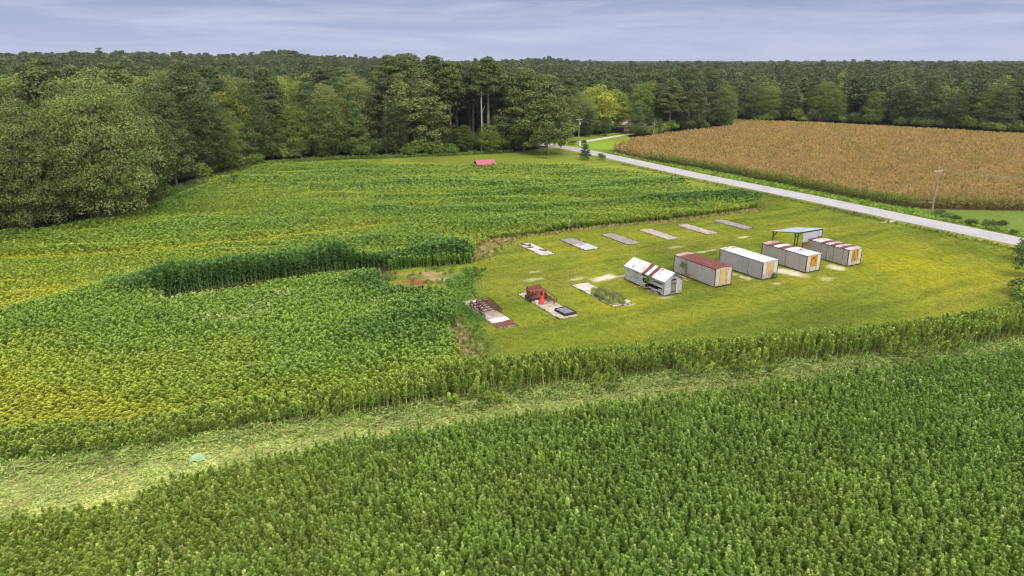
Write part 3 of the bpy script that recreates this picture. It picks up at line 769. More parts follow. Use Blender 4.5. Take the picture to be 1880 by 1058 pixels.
    bb.build('barge_board', M['old_wood'], t)
    MB().box(.98, 1.5, -hy - .04, -hy - .034, .12, .5).build('wall_patch', M['foam_tan'], t)
    bb = MB(); bb.tube([(hx + .1, -hy + .5, He - .12), (hx + .75, -hy - .3, He - .45)], .05, 4); bb.build('loose_board', M['foam_tan'], t)
shed()

# ------------------------------------------------------------------ open shelter
def shelter():
    ox, oy = 43.2, 111.8; Wd, Dp = 5.6, 5.1; zf, zn = 3.1, 3.98
    cx, cy = local_to_world(ox, oy, Wd / 2, -Dp / 2)
    t = thing('open_shelter', 'open shelter on dark posts with a sloping grey tin roof behind the striped-roof barn', 'shelter', (cx, cy, 0), A0)
    hx, hy = Wd / 2, Dp / 2
    def zr(y): return zn + (zf - zn) * (y + hy) / Dp
    rf = MB(); k = 24
    for j in range(k):
        x0 = -hx - .2 + (Wd + .4) * j / k; xm = x0 + (Wd + .4) / k * .7; x1 = -hx - .2 + (Wd + .4) * (j + 1) / k
        ya, yb = -hy - .3, hy + .3
        for (a, b_, dz) in ((x0, xm, 0), (xm, x1, .03)):
            rf.quad((a, ya, zr(ya) + .12 + dz), (b_, ya, zr(ya) + .12 + dz), (b_, yb, zr(yb) + .12 + dz), (a, yb, zr(yb) + .12 + dz))
    rf.quad((-hx - .2, -hy - .3, zr(-hy - .3) + .1), (hx + .2, -hy - .3, zr(-hy - .3) + .1), (hx + .2, hy + .3, zr(hy + .3) + .1), (-hx - .2, hy + .3, zr(hy + .3) + .1))
    rf.build('roof', M['galv'], t)
    for (x, y) in ((-hx + .1, hy - .1), (hx - .1, hy - .1), (-hx + .1, -hy + .1), (hx + .1, -hy + .1)):
        MB().tube([(x, y, -.05), (x, y, zr(y))], .09, 8).build('post', M['tar_wood'], t)
    bm_ = MB()
    for y in (-hy + .1, hy - .1): bm_.box(-hx - .1, hx + .1, y - .07, y + .07, zr(y) - .12, zr(y) + .07)
    for x in (-hx + .1, -hx / 3, hx / 3, hx - .1):
        bm_.tube([(x, -hy - .25, zr(-hy - .25) + .04), (x, hy + .25, zr(hy + .25) + .04)], .055, 4)
    bm_.build('roof_beam', M['tar_wood'], t)
    for (x, y, dx, dy) in ((-hx + .1, hy - .1, .8, 0), (-hx + .1, hy - .1, 0, -.8), (hx - .1, hy - .1, -.8, 0), (hx - .1, hy - .1, 0, -.8), (-hx + .1, -hy + .1, .8, 0), (-hx + .1, -hy + .1, 0, .8)):
        MB().tube([(x, y, zr(y) - .85), (x + dx, y + dy, zr(y + dy) - .05)], .045, 5).build('brace', M['tar_wood'], t)
    w = MB(); k = 18; x0_, x1_ = -hx + 1.15, hx - .1 
    for j in range(k):
        a = x0_ + (x1_ - x0_) * j / k; b_ = x0_ + (x1_ - x0_) * (j + .7) / k; c_ = x0_ + (x1_ - x0_) * (j + 1) / k
        y = -hy - .04
        zb = 2.3 if j < 14 else 2.9
        w.quad((a, y, zb), (b_, y, zb), (b_, y, zn - .13), (a, y, zn - .13)); w.quad((b_, y - .02, zb), (c_, y - .02, zb), (c_, y - .02, zn - .13), (b_, y - .02, zn - .13))
    w.build('wall_sheet', M['galv'], t)
shelter()

# ------------------------------------------------------------------ concrete slabs
M['conc'] = surf('stained_concrete', (0.36, 0.29, 0.245), (0.46, 0.39, 0.33), 0.5, 0.9, c3=(0.20, 0.16, 0.12), s3=1.6, lo3=.48, hi3=.68, bump=.3)
M['conc_pale'] = surf('pale_concrete', (0.46, 0.41, 0.34), (0.60, 0.55, 0.47), 0.6, 0.9, c3=(0.24, 0.21, 0.15), s3=1.8, lo3=.52, hi3=.72, bump=.3)
M['conc_grey'] = surf('grey_concrete', (0.24, 0.205, 0.19), (0.33, 0.285, 0.26), 0.6, 0.9, c3=(0.19, 0.165, 0.14), s3=2.2, lo3=.48, hi3=.7, bump=.3)
M['conc_dirty'] = surf('dirty_concrete', (0.40, 0.34, 0.28), (0.50, 0.45, 0.38), 0.9, 0.9, c3=(0.25, 0.19, 0.15), s3=1.3, lo3=.5, hi3=.66, bump=.3)
def slab(ctr, L_, W_, mat, label, seed, z=0.1):
    rr = random.Random(seed); t = thing('concrete_slab', label, 'slab', (*ctr, 0), A0, 'old barn foundation slabs in the grass')
    mb = MB(); n = 14; hx, hy = W_ / 2, L_ / 2; pts = []
    for i in range(n): pts.append((-hx + rr.uniform(-.07, .07), -hy + L_ * i / n))
    for i in range(4): pts.append((-hx + W_ * i / 4, hy + rr.uniform(-.06, .06)))
    for i in range(n): pts.append((hx + rr.uniform(-.07, .07), hy - L_ * i / n))
    for i in range(4): pts.append((hx - W_ * i / 4, -hy + rr.uniform(-.06, .06)))
    m_ = len(pts); mb.v = [(x, y, z) for x, y in pts] + [(x, y, -.1) for x, y in pts]
    mb.f = [tuple(range(m_))[::-1]] + [(i, (i + 1) % m_, (i + 1) % m_ + m_, i + m_) for i in range(m_)]
    mb.build('slab_body', mat, t)
    for k in range(1, 4):
        y = -hy + L_ * k / 4; MB().box(-hx + .1, hx - .1, y - .012, y + .012, z + .001, z + .006).build('joint', M['kick'] if mat != M['conc_grey'] else M['old_wood'], t)
    return t
s0 = slab((-2.95, 81.2), 10.8, 2.65, M['conc'], 'pinkish slab under the tangled rusty harrow, nearest the field corner', 1)
s1 = slab((4.5, 84.35), 10.9, 2.7, M['conc_dirty'], 'slab carrying the red machinery and a dark crate frame', 2)
s2 = slab((11.9, 88.5), 10.2, 2.7, M['conc_pale'], 'pale slab half buried under a weed mound beside the wooden shed', 3)
slab((4.05, 112.0), 8.2, 2.5, M['conc_pale'], 'whitish slab strewn with dark boards, at the west end of the back row', 4)
slab((11.5, 115.4), 8.2, 2.85, M['conc_grey'], 'brown slab with white tin sheet on its front half', 5)
slab((19.2, 119.1), 8.4, 2.75, M['conc_grey'], 'plain greyish-brown slab directly beyond the rust-roofed barn and next to the tin-covered slab', 6)
slab((26.7, 122.65), 8.6, 2.7, M['conc'], 'buff slab fourth along the back row with a fragment at its corner', 7)
slab((34.6, 126.6), 8.5, 2.7, M['conc'], 'buff slab second from the road end of the back row', 8)
slab((42.6, 130.6), 8.4, 2.6, M['conc_grey'], 'thin grey slab closest to the road in the back row', 9)

# things lying on the slabs
t = thing('tin_sheet', 'white tin sheet covering the front half of the brown slab', 'metal sheet', (*local_to_world(11.5, 115.4, 0, -2.15), .115), A0)
mb = MB(); k = 16
for j in range(k):
    x0 = -1.38 + 2.76 * j / k; xm = x0 + 2.76 / k * .7; x1 = -1.38 + 2.76 * (j + 1) / k
    mb.quad((x0, -1.9, .01), (xm, -1.9, .01), (xm, 1.9, .02), (x0, 1.9, .02)); mb.quad((xm, -1.9, .04), (x1, -1.9, .04), (x1, 1.85, .05), (xm, 1.85, .05))
mb.build('sheet', M['roof_white'], t)
MB().box(-.9, .7, 1.2, 1.35, .06, .1).build('batten', M['old_wood'], t)
q = MB(); 
for j in range(14):
    x0 = -1.25 + 2.5 * j / 14; q.quad((x0, -.85, .0), (x0 + .13, -.85, .0), (x0 + .13, .8, .01), (x0, .8, .01)); q.quad((x0 + .13, -.85, .03), (x0 + .178, -.85, .03), (x0 + .178, .8, .04), (x0 + .13, .8, .04))
o = q.build('rusty_sheet', M['rust']); o.location = (*local_to_world(-2.95, 81.2, 0, -4.4), .125); o.rotation_euler = (0, 0, A0); tag(o, 'flat rust-red roofing sheet on the near end of the harrow slab', 'metal sheet')
q = MB(); q.box(-1.15, 1.15, -.55, .55, 0, .04); q.box(-1.0, .4, -.8, -.56, 0, .03)
o = q.build('white_board', M['roof_white']); o.location = (*local_to_world(-2.95, 81.2, .1, -2.85), .105); o.rotation_euler = (0, 0, A0 + .03); tag(o, 'white sheet lying between the harrow and the rusty sheet', 'board')
for k, (x, y, a, l, lb) in enumerate(((-.4, 3.4, .3, 1.9, 'dark board at the far end of the whitish slab'), (.3, 2.6, -.5, 1.6, 'dark board lying askew near the middle of the whitish slab'), (-.3, 1.4, 1.2, 1.1, 'short dark board across the left edge of the whitish slab'), (.6, -1.2, .5, 1.4, 'dark board on the near half of the whitish slab'))):
    q = MB(); q.box(-.13, .13, -l / 2, l / 2, 0, .08); q.box(-.3, -.16, -l / 3, l / 3, 0, .05)
    o = q.build('dark_board', M['tar_wood']); o.location = (*local_to_world(4.05, 112.0, x, y), .11); o.rotation_euler = (0, 0, A0 + a); tag(o, lb, 'board', 'dark boards on the whitish slab')

# rusty harrow
M['iron'] = surf('rusty_iron', (0.075, 0.03, 0.022), (0.16, 0.065, 0.05), 3, 0.85, c3=(0.24, 0.13, 0.10), s3=6, lo3=.6, hi3=.75)
def harrow():
    c = local_to_world(-3.0, 81.35, .15, 1.0)
    t = thing('rusty_harrow', 'tangled rusty iron harrow with hoops and tines lying on a slab', 'farm implement', (*c, .1), A0)
    rr = random.Random(3)
    f = MB()
    for x in (-1.1, -.3, .5, 1.2): f.bar((x, -1.9, .45 + rr.uniform(-.05, .1)), (x + rr.uniform(-.2, .2), 1.9, .5 + rr.uniform(0, .2)), .055, 5)
    for y in (-1.7, -.9, 0, .9, 1.7): f.bar((-1.3, y, .5), (1.4, y + rr.uniform(-.2, .2), .52), .06, 5)
    f.build('frame', M['iron'], t)
    for k in range(5):
        y = -1.2 + k * .5; h = MB(); pts = []
        for i in range(11):
            a = math.pi * i / 10; pts.append((.1 + 1.25 * math.cos(a), y + .15 * math.sin(a * 2), .45 + .75 * math.sin(a) + .05 * k))
        h.tube(pts, .045, 5); h.build('hoop', M['iron'], t)
    tn = MB()
    for y in np.arange(-1.7, 1.0, .17):
        for x in (.9, 1.2): tn.tube([(x, y, .55), (x + .25, y, .35), (x + .2, y, .03)], .022, 4)
    for y in np.arange(-1.8, 1.9, .3): tn.tube([(-1.1, y, .5), (-1.3, y, .25), (-1.2, y, .02)], .03, 4)
    tn.build('tines', M['iron'], t)
    for (x, y, rd) in ((-1.25, 1.4, .45), (-1.3, -1.2, .42), (-.2, 1.9, .4)):
        w = MB(); w.ring((x, y, rd), rd, .05, 'x', 5, 18)
        for i in range(5):
            a = 1.256 * i; w.bar((x, y, rd), (x, y + rd * math.cos(a), rd + rd * math.sin(a)), .02, 4)
        w.build('wheel', M['iron'], t)
    j = MB()
    for k in range(14):
        a = (rr.uniform(-1.2, .4), rr.uniform(-.2, 1.9), rr.uniform(.2, .9)); b_ = (a[0] + rr.uniform(-1, 1), a[1] + rr.uniform(-1, 1), max(.05, a[2] + rr.uniform(-.4, .6)))
        j.bar(a, b_, rr.uniform(.025, .05), 5)
    j.build('loose_rods', M['iron'], t)
harrow()

M['red_paint'] = surf('bright_red_paint', (0.62, 0.035, 0.015), (0.70, 0.07, 0.03), 2, 0.5, c3=(0.35, 0.06, 0.035), s3=3, lo3=.6, hi3=.75)
M['red_rust'] = surf('faded_red_rust', (0.15, 0.040, 0.028), (0.25, 0.07, 0.048), 2, 0.75, c3=(0.13, 0.05, 0.035), s3=3.5, lo3=.52, hi3=.66)
M['tyre'] = surf('tyre_rubber', (0.025, 0.022, 0.02), (0.06, 0.05, 0.045), 3, 0.85)
def digger():
    c = local_to_world(4.5, 84.35, -.05, 1.5)
    t = thing('rusty_harvester', 'faded red rusty harvesting machine with a toothed drum, behind the bright red hopper', 'farm implement', (*c, .1), A0)
    b = MB()
    # cabinet with sloping hood
    v = [(-1.2, .1, .45), (.9, .1, .45), (.9, 1.7, .45), (-1.2, 1.7, .45), (-1.1, .45, 1.15), (.8, .45, 1.15), (.9, 1.6, 1.3), (-1.2, 1.6, 1.3)]
    b.v = v; b.f = [(0, 3, 2, 1), (4, 5, 6, 7), (0, 1, 5, 4), (1, 2, 6, 5), (2, 3, 7, 6), (3, 0, 4, 7)]
    b.build('body', M['red_rust'], t)
    d = MB(); d.tube([(-1.0, 1.75, 1.15), (1.0, 1.75, 1.15)], .38, 14); dr = d.build('drum', M['red_rust'], t)
    tt = MB()
    for i in range(16):
        for a in range(8):
            an = a * .785 + .3 * (i % 2); x = -.95 + i * .127
            tt.bar((x, 1.75 + .36 * math.cos(an), 1.15 + .36 * math.sin(an)), (x, 1.75 + .52 * math.cos(an), 1.15 + .52 * math.sin(an)), .02, 4)
    tt.build('drum_teeth', M['iron'], dr)
    for (x, y, rd) in ((-1.32, .5, .38), (1.05, .5, .38), (-1.3, 1.5, .3)):
        w = MB(); w.tube([(x - .09, y, rd), (x + .09, y, rd)], rd, 16); wh = w.build('wheel', M['tyre'], t)
        MB().tube([(x - .1, y, rd), (x + .1, y, rd)], rd * .5, 10).build('rim', M['red_rust'], wh)
    f = MB()
    for (a, b_) in (((.7, .3, .9), (1.2, -1.9, .35)), ((.2, .3, .9), (1.0, -1.95, .35)), ((1.2, -1.9, .35), (.9, -1.9, .1)), ((.6, -.6, .7), (1.1, -.7, .7)), ((.7, -1.2, .55), (1.2, -1.3, .5)), ((1.0, 1.2, 1.3), (1.25, -.2, .95)), ((-1.1, .2, 1.1), (-.9, -.4, .2)), ((1.25, .2, 1.0), (1.3, -1.9, .75)), ((1.3, -1.9, .75), (1.2, -1.9, .35))):
        f.bar(a, b_, .05, 6)
    f.build('drawbar_frame', M['iron'], t)
    g = MB()
    for y in np.arange(-1.8, .1, .15): g.bar((.35 + (-.3) * (y < -1), y, .42), (1.15, y, .42 + .1), .025, 4)
    g.build('rack', M['iron'], t)
    p = MB(); p.box(.25, .85, .0, .45, .9, 1.22); p.box(-1.05, -.3, .15, .42, 1.0, 1.4); p.build('side_guard', M['red_rust'], t)
digger()
c = local_to_world(4.5, 84.35, -.35, .55)
t = thing('red_hopper', 'bright red cone-shaped hopper standing upside down on the machinery slab', 'hopper', (*c, .1), A0)
mb = MB(); mb.tube([(0, 0, .02), (0, 0, .12), (0, 0, .78), (0, 0, .95)], [.52, .50, .17, .15], 20); mb.build('cone', M['red_paint'], t)
mb = MB(); mb.ring((0, 0, .06), .52, .035, 'z', 6, 24); mb.build('rim', M['red_paint'], t)
mb = MB(); mb.bar((.1, .1, .88), (.75, .9, 1.2), .06); mb.bar((-.1, .1, .88), (-.35, .7, 1.1), .05); mb.build('arm', M['red_paint'], t)
mb = MB(); mb.box(-.13, .13, -.5, -.47, .14, .3, Matrix.Rotation(.25, 4, 'Z')); mb.build('plate', M['roof_white'], t)
t = thing('white_bucket', 'small white bucket beside the bright red hopper', 'bucket', (*local_to_world(4.5, 84.35, -1.05, .75), .1), 0)
mb = MB(); mb.tube([(0, 0, 0), (0, 0, .38)], [.17, .21], 14); mb.build('pail', M['roof_white'], t)
mb = MB(); mb.ring((0, 0, .38), .21, .018, 'z', 5, 16); mb.build('rim', M['panel'], t)
t = thing('crate_frame', 'dark crate frame with grey slats lying at the near end of the machinery slab', 'crate', (*local_to_world(4.5, 84.35, .45, -3.75), .1), A0 + .04)
mb = MB(); mb.box(-.85, .85, -1.15, -1.05, 0, .34); mb.box(-.85, .85, 1.05, 1.15, 0, .34); mb.box(-.85, -.77, -1.05, 1.05, 0, .34); mb.box(.77, .85, -1.05, 1.05, 0, .34); mb.box(-.77, .77, -1.05, 1.05, 0, .2)
mb.build('frame', M['tar_wood'], t)
M['slat'] = surf('blue_grey_slat', (0.16, 0.18, 0.24), (0.26, 0.28, 0.34), 2, 0.6)
for k in range(5):
    MB().box(-.72 + k * .3, -.52 + k * .3, -1.0, 1.0, .21, .29).build('slat', M['slat'], t)

# ------------------------------------------------------------------ pink-roofed shed, house
M['pink_tin'] = surf('pinkish_red_tin', (0.42, 0.09, 0.13), (0.48, 0.14, 0.18), .8, 0.5, c3=(0.60, 0.22, 0.27), s3=2, lo3=.55, hi3=.75)
c = P(890, 310)
t = thing('small_outbuilding', 'small outbuilding with a pinkish-red tin roof at the far side of the green field', 'outbuilding', (c[0], c[1], 0), R(20))
mb = MB(); mb.box(-2.6, 2.6, -1.7, 1.7, 0, 1.6); mb.build('walls', M['old_wood'], t)
for sgn in (-1, 1):
    mb = MB()
    for j in range(20):
        x0 = -2.9 + 5.8 * j / 20; xm = x0 + .2; x1 = x0 + .29
        mb.quad((x0, 0, 2.6), (x0, sgn * 2.05, 1.45), (xm, sgn * 2.05, 1.45), (xm, 0, 2.6)); mb.quad((xm, 0, 2.63), (xm, sgn * 2.05, 1.48), (x1, sgn * 2.05, 1.48), (x1, 0, 2.63))
    mb.build('roof_slope', M['pink_tin'], t)
for sx in (-1, 1):
    mb = MB(); mb.v = [(sx * 2.6, -1.7, 1.6), (sx * 2.6, 1.7, 1.6), (sx * 2.6, 0, 2.5)]; mb.f = [(0, 1, 2)]; mb.build('gable', M['dark'], t)
MB().box(-.5, .5, -1.74, -1.7, .05, 1.45).build('door', M['tar_wood'], t)

m, tt_, oo = nmat('brick'); N = tt_.nodes.new; L = tt_.links.new
bk = N('ShaderNodeTexBrick'); bk.inputs['Scale'].default_value = 4; bk.inputs[1].default_value = (.27, .10, .07, 1); bk.inputs[2].default_value = (.20, .075, .055, 1); bk.inputs[3].default_value = (.4, .36, .32, 1)
tcx = N('ShaderNodeTexCoord'); mpx = N('ShaderNodeMapping'); mpx.inputs['Rotation'].default_value = (R(90), 0, 0); L(tcx.outputs['Object'], mpx.inputs[0]); L(mpx.outputs[0], bk.inputs[0])
bs = N('ShaderNodeBsdfPrincipled'); L(bk.outputs[0], bs.inputs['Base Color']); bs.inputs['Roughness'].default_value = .9; L(bs.outputs[0], oo.inputs[0]); M['brick'] = m
M['shingle'] = surf('pale_shingle', (0.52, 0.46, 0.42), (0.62, 0.56, 0.51), 1, .9, bump=.3)
c = P(1146, 242)
t = thing('brick_house', 'single-storey red brick house with a pale shingle roof among the trees by the driveway', 'house', (c[0] + 1, c[1] + 6, 0), R(-68))
mb = MB(); mb.box(-9, 3.6, -2.5, 5.5, 0, 2.9); mb.build('walls', M['brick'], t)
mb = MB(); mb.v = [(-9, -2.5, 2.9), (3.6, -2.5, 2.9), (3.6, 5.5, 2.9), (-9, 5.5, 2.9)]; mb.f = [(0, 1, 2, 3)]; mb.build('ceiling', M['old_wood'], t)
mb = MB()
for sgn, y0 in ((-1, -3.0), (1, 6.0)): mb.quad((-9.5, 1.5, 5.0), (-9.5, y0, 2.75), (4.1, y0, 2.75), (4.1, 1.5, 5.0)); mb.quad((-9.5, 1.5, 4.88), (-9.5, y0, 2.63), (4.1, y0, 2.63), (4.1, 1.5, 4.88))
rf = mb.build('roof', M['shingle'], t)
mb = MB(); mb.box(-3.4, -2.6, 1.2, 2.0, 4.4, 6.0); mb.build('chimney', M['brick'], rf)
mb = MB()
for x, y in ((3.62, 0), (-9.02, 0)):
    n = len(mb.v); mb.v += [(x, -2.5, 2.9), (x, 5.5, 2.9), (x, 1.5, 4.85)]; mb.f.append((n, n + 1, n + 2))
mb.build('gable', M['brick'], t)
for x in (-7.2, -4.6, .2, 2.2):
    w = MB().box(x - .55, x + .55, -2.56, -2.5, 1.0, 2.2).build('window', M['roof_white'], t)
    MB().box(x - .46, x + .46, -2.57, -2.562, 1.08, 2.12).build('pane', M['dark'], w)
MB().box(-2.2, -1.2, -2.56, -2.5, .1, 2.15).build('door', M['roof_white'], t)

# ------------------------------------------------------------------ utility poles, wires
M['pole'] = surf('grey_pole_wood', (0.28, 0.24, 0.21), (0.40, 0.36, 0.33), 1, .9, stretch=(2, 2, .3))
M['arm_wood'] = surf('pale_crossarm', (0.52, 0.46, 0.40), (0.62, 0.56, 0.50), 1, .85)
M['ceramic'] = surf('ceramic', (0.60, 0.58, 0.55), (0.68, 0.66, 0.64), 4, .35)
M['wire'] = surf('weathered_wire', (0.30, 0.29, 0.28), (0.36, 0.35, 0.34), 1, .6)
def upole(x, y, h, az, label, transf=False, arm=1.25, lean=0.0):
    t = thing('utility_pole', label, 'utility pole', (x, y, 0), az, 'utility poles along the road')
    MB().tube([(0, 0, -.3), (lean * .5, 0, h * .5), (lean, 0, h)], [.17, .15, .12], 10).build('shaft', M['pole'], t)
    a = MB(); a.box(lean - arm, lean + arm, -.07, .07, h - .75, h - .6); ao = a.build('crossarm', M['arm_wood'], t)
    for x_ in (-arm + .1, arm - .1):
        MB().tube([(lean + x_, 0, h - .6), (lean + x_, 0, h - .42)], [.05, .04], 8).build('insulator', M['ceramic'], ao)
    MB().tube([(lean, 0, h), (lean, 0, h + .22)], [.06, .045], 8).build('insulator', M['ceramic'], t)
    b = MB(); b.bar((lean - .6, -.09, h - .68), (lean, -.12, h - 1.3), .022, 4); b.bar((lean + .6, -.09, h - .68), (lean, -.12, h - 1.3), .022, 4); b.build('brace', M['pole'], t)
    if transf:
        MB().tube([(.38, 0, h - 2.6), (.38, 0, h - 1.6)], .27, 14).build('transformer', M['tin_patch'], t)
    return t
upole(86.6, 140.4, 9.5, R(27), 'tall bare wooden utility pole beside the corn at the right', lean=-.35)
upole(24.7, 260.7, 10.2, R(20), 'utility pole with a transformer by the driveway entrance', True)
upole(57.2, 284.7, 6.5, R(-30), 'shorter utility pole at the far edge of the corn beside the trees', arm=.7)
def wire(a, b, sag, label, r_=.02):
    pts = []
    for i in range(17):
        s_ = i / 16; pts.append((a[0] + (b[0] - a[0]) * s_, a[1] + (b[1] - a[1]) * s_, a[2] + (b[2] - a[2]) * s_ - 4 * sag * s_ * (1 - s_)))
    mb = MB(); mb.tube(pts, r_, 4); o = mb.build('power_line', M['wire']); tag(o, label, 'power line', 'power lines')
for k, (ox, lb) in enumerate(((-1.1, 'power line from the right-hand pole out of frame, outer strand on the road side'), (1.1, 'power line from the right-hand pole out of frame, strand on the corn side'))):
    wire((86.25 + ox * .89, 140.4 + ox * .45, 9.1), (150 + ox, 108, 9.1), 1.3, lb, .025)
wire((24.7, 260.9, 10.3), (56.9, 284.7, 6.6), 1.6, 'power line running from the transformer pole to the shorter pole')
wire((24.7, 260.9, 9.0), (62, 292, 5.0), 1.4, 'lower slack cable below the transformer pole')
# mailbox, box by the pole
c = P(1035, 266.5)
t = thing('mailbox', 'cream mailbox on a post where the road meets the lawn', 'mailbox', (c[0], c[1], 0), R(20))
MB().box(-.08, .08, -.08, .08, 0, 1.1).build('post', M['arm_wood'], t)
mb = MB(); mb.tube([(-.45, 0, 1.35), (.45, 0, 1.35)], .28, 10); mb.build('box', M['foam_tan'], t)
c = P(1063, 267.5)
t = thing('utility_box', 'small white utility box at the foot of the transformer pole', 'utility box', (c[0] + .2, c[1] - .6, 0), R(20))
MB().box(-.35, .35, -.25, .25, 0, 1.0).build('cabinet', M['roof_white'], t)
MB().box(-.38, .38, -.28, .28, 1.0, 1.08).build('lid', M['panel'], t)
# mint green tarp
M['mint'] = surf('mint_plastic', (0.30, 0.44, 0.22), (0.38, 0.50, 0.28), 1.2, .5)
c = P(364, 850)
mb = MB(); n = 14
for i in range(n):
    for j in range(7):
        pass
hgt = lambda u, v: .42 * (1 - u ** 4) * (1 - v ** 4) + .05 * math.sin(u * 5 + v * 3)
for i in range(n + 1):
    for j in range(8): u = -1 + 2 * i / n; v = -1 + 2 * j / 7; mb.v.append((u * .62, v * .34, hgt(u, v) + .25))
for i in range(n):
    for j in range(7): a = i * 8 + j; mb.f.append((a, a + 8, a + 9, a + 1))
o = mb.build('plastic_tarp', M['mint'], smooth=True); o.location = (c[0], c[1], .1); o.rotation_euler = (0, 0, R(15)); tag(o, 'pale mint green plastic tarp lying on the flattened crop at the left', 'tarp')
# two white stones at the weed mound
for (dx, dy, s_, lb) in ((13.95, 86.6, .5, 'white stone block at the near end of the weed mound'), (12.9, 87.9, .32, 'small white stone in the middle of the weed mound')):
    bm = bmesh.new(); bmesh.ops.create_icosphere(bm, subdivisions=2, radius=s_)
    for v in bm.verts: v.co = Vector((v.co.x * 1.2, v.co.y * .8, v.co.z * .6)) * random.Random(int(v.co.x * 1000)).uniform(.8, 1.15)
    me = bpy.data.meshes.new('stone'); bm.to_mesh(me); bm.free(); me.materials.append(M['conc_pale'])
    o = put(me, 'stone', None, (dx + .9, dy - 1.6, .2), .3); tag(o, lb, 'stone')
# ------------------------------------------------------------------ trees
GB = (0.085, 0.125, 0.026); GO = (0.150, 0.180, 0.048); GY = (0.165, 0.195, 0.03); GP = (0.064, 0.090, 0.026); GD = (0.055, 0.080, 0.020)
NCACHE = {}
def proto(key, fn, args, trunk='bark'):
    L_, tb = fn(key, *args)
    cm = L_.mesh(key + '_crown', [M['leaf']])
    to = tb.build(key + '_trunk', M[trunk], link=False); tm = to.data; bpy.data.objects.remove(to)
    NCACHE[key] = (cm, tm); return cm, tm
# hero sized (leaf faces about 0.4 m), all modelled 20 m high then scaled
proto('oak_a', broadleaf, (20, 17, 11, 210, 330, 0.27, GO, 0.02, 0.15, 0.125, 0.52))
proto('oak_b', broadleaf, (20, 16, 12, 210, 330, 0.27, GB, 0.02, 0.25, 0.125, 0.52))
proto('oak_c', broadleaf, (20, 13, 13, 110, 200, 0.38, GB, 0.03, 0.3, 0.15, 0.51))
proto('oak_d', broadleaf, (20, 12, 14, 110, 200, 0.38, GD, 0.04, 0.2, 0.15, 0.51))
proto('tall_a', broadleaf, (20, 8.5, 15, 75, 170, 0.42, GO, 0.06, 0.75, 0.2))
proto('light_a', broadleaf, (20, 12, 16, 90, 200, 0.40, GY, 0.10, 0.25, 0.17, 0.51))
proto('layer_a', pine, (20, 12, 17, 20, 190, 0.42, GB, 0.05, 0.6, 0.45))
proto('pine_a', pine, (20, 8, 21, 13, 130, 0.42, GP, 0.50, 0.3, 0.6), 'pine_bark')
proto('pine_b', pine, (20, 9, 22, 17, 130, 0.42, GP, 0.38, 0.35, 0.6), 'pine_bark')
proto('pine_c', pine, (20, 11, 23, 24, 150, 0.42, GP, 0.14, 0.45, 0.6), 'pine_bark')
proto('pine_d', pine, (20, 7, 24, 11, 130, 0.42, GD, 0.62, 0.2, 0.6), 'pine_bark')
proto('cedar', broadleaf, (8, 5, 25, 45, 120, 0.28, GD, 0.02, 1.0, 0.2))
proto('small_pine', pine, (5, 3.6, 26, 13, 60, 0.25, (0.045, 0.085, 0.04), 0.10, 0.7, 0.7), 'pine_bark')
def bushmesh(key, h, w, seed, nl, per, size, col):
    L_ = Leafy(seed); r = L_.r
    for i in range(nl):
        a = r.uniform(0, 6.28); k = math.sqrt(r.random()) * w / 2 * .75
        lr = w * r.uniform(.16, .26); z = h * r.uniform(.35, .85) * (1 - .4 * (k / (w / 2)) ** 2)
        lobe_leaves(L_, (math.cos(a) * k, math.sin(a) * k, z), (lr, lr, min(lr, h * .35)), per, size, np.array(col) * r.uniform(.8, 1.25))
    return L_.mesh(key, [M['leaf']])
BUSH = [bushmesh('bush_a', 4, 6, 31, 18, 110, .38, GB), bushmesh('bush_b', 3.2, 6, 32, 16, 110, .38, (0.11, 0.16, 0.03)), bushmesh('bush_c', 4.5, 5, 33, 16, 110, .38, GD)]
SHRUB = bushmesh('shrub', 1.2, 1.2, 34, 16, 45, .12, (0.07, 0.125, 0.03))

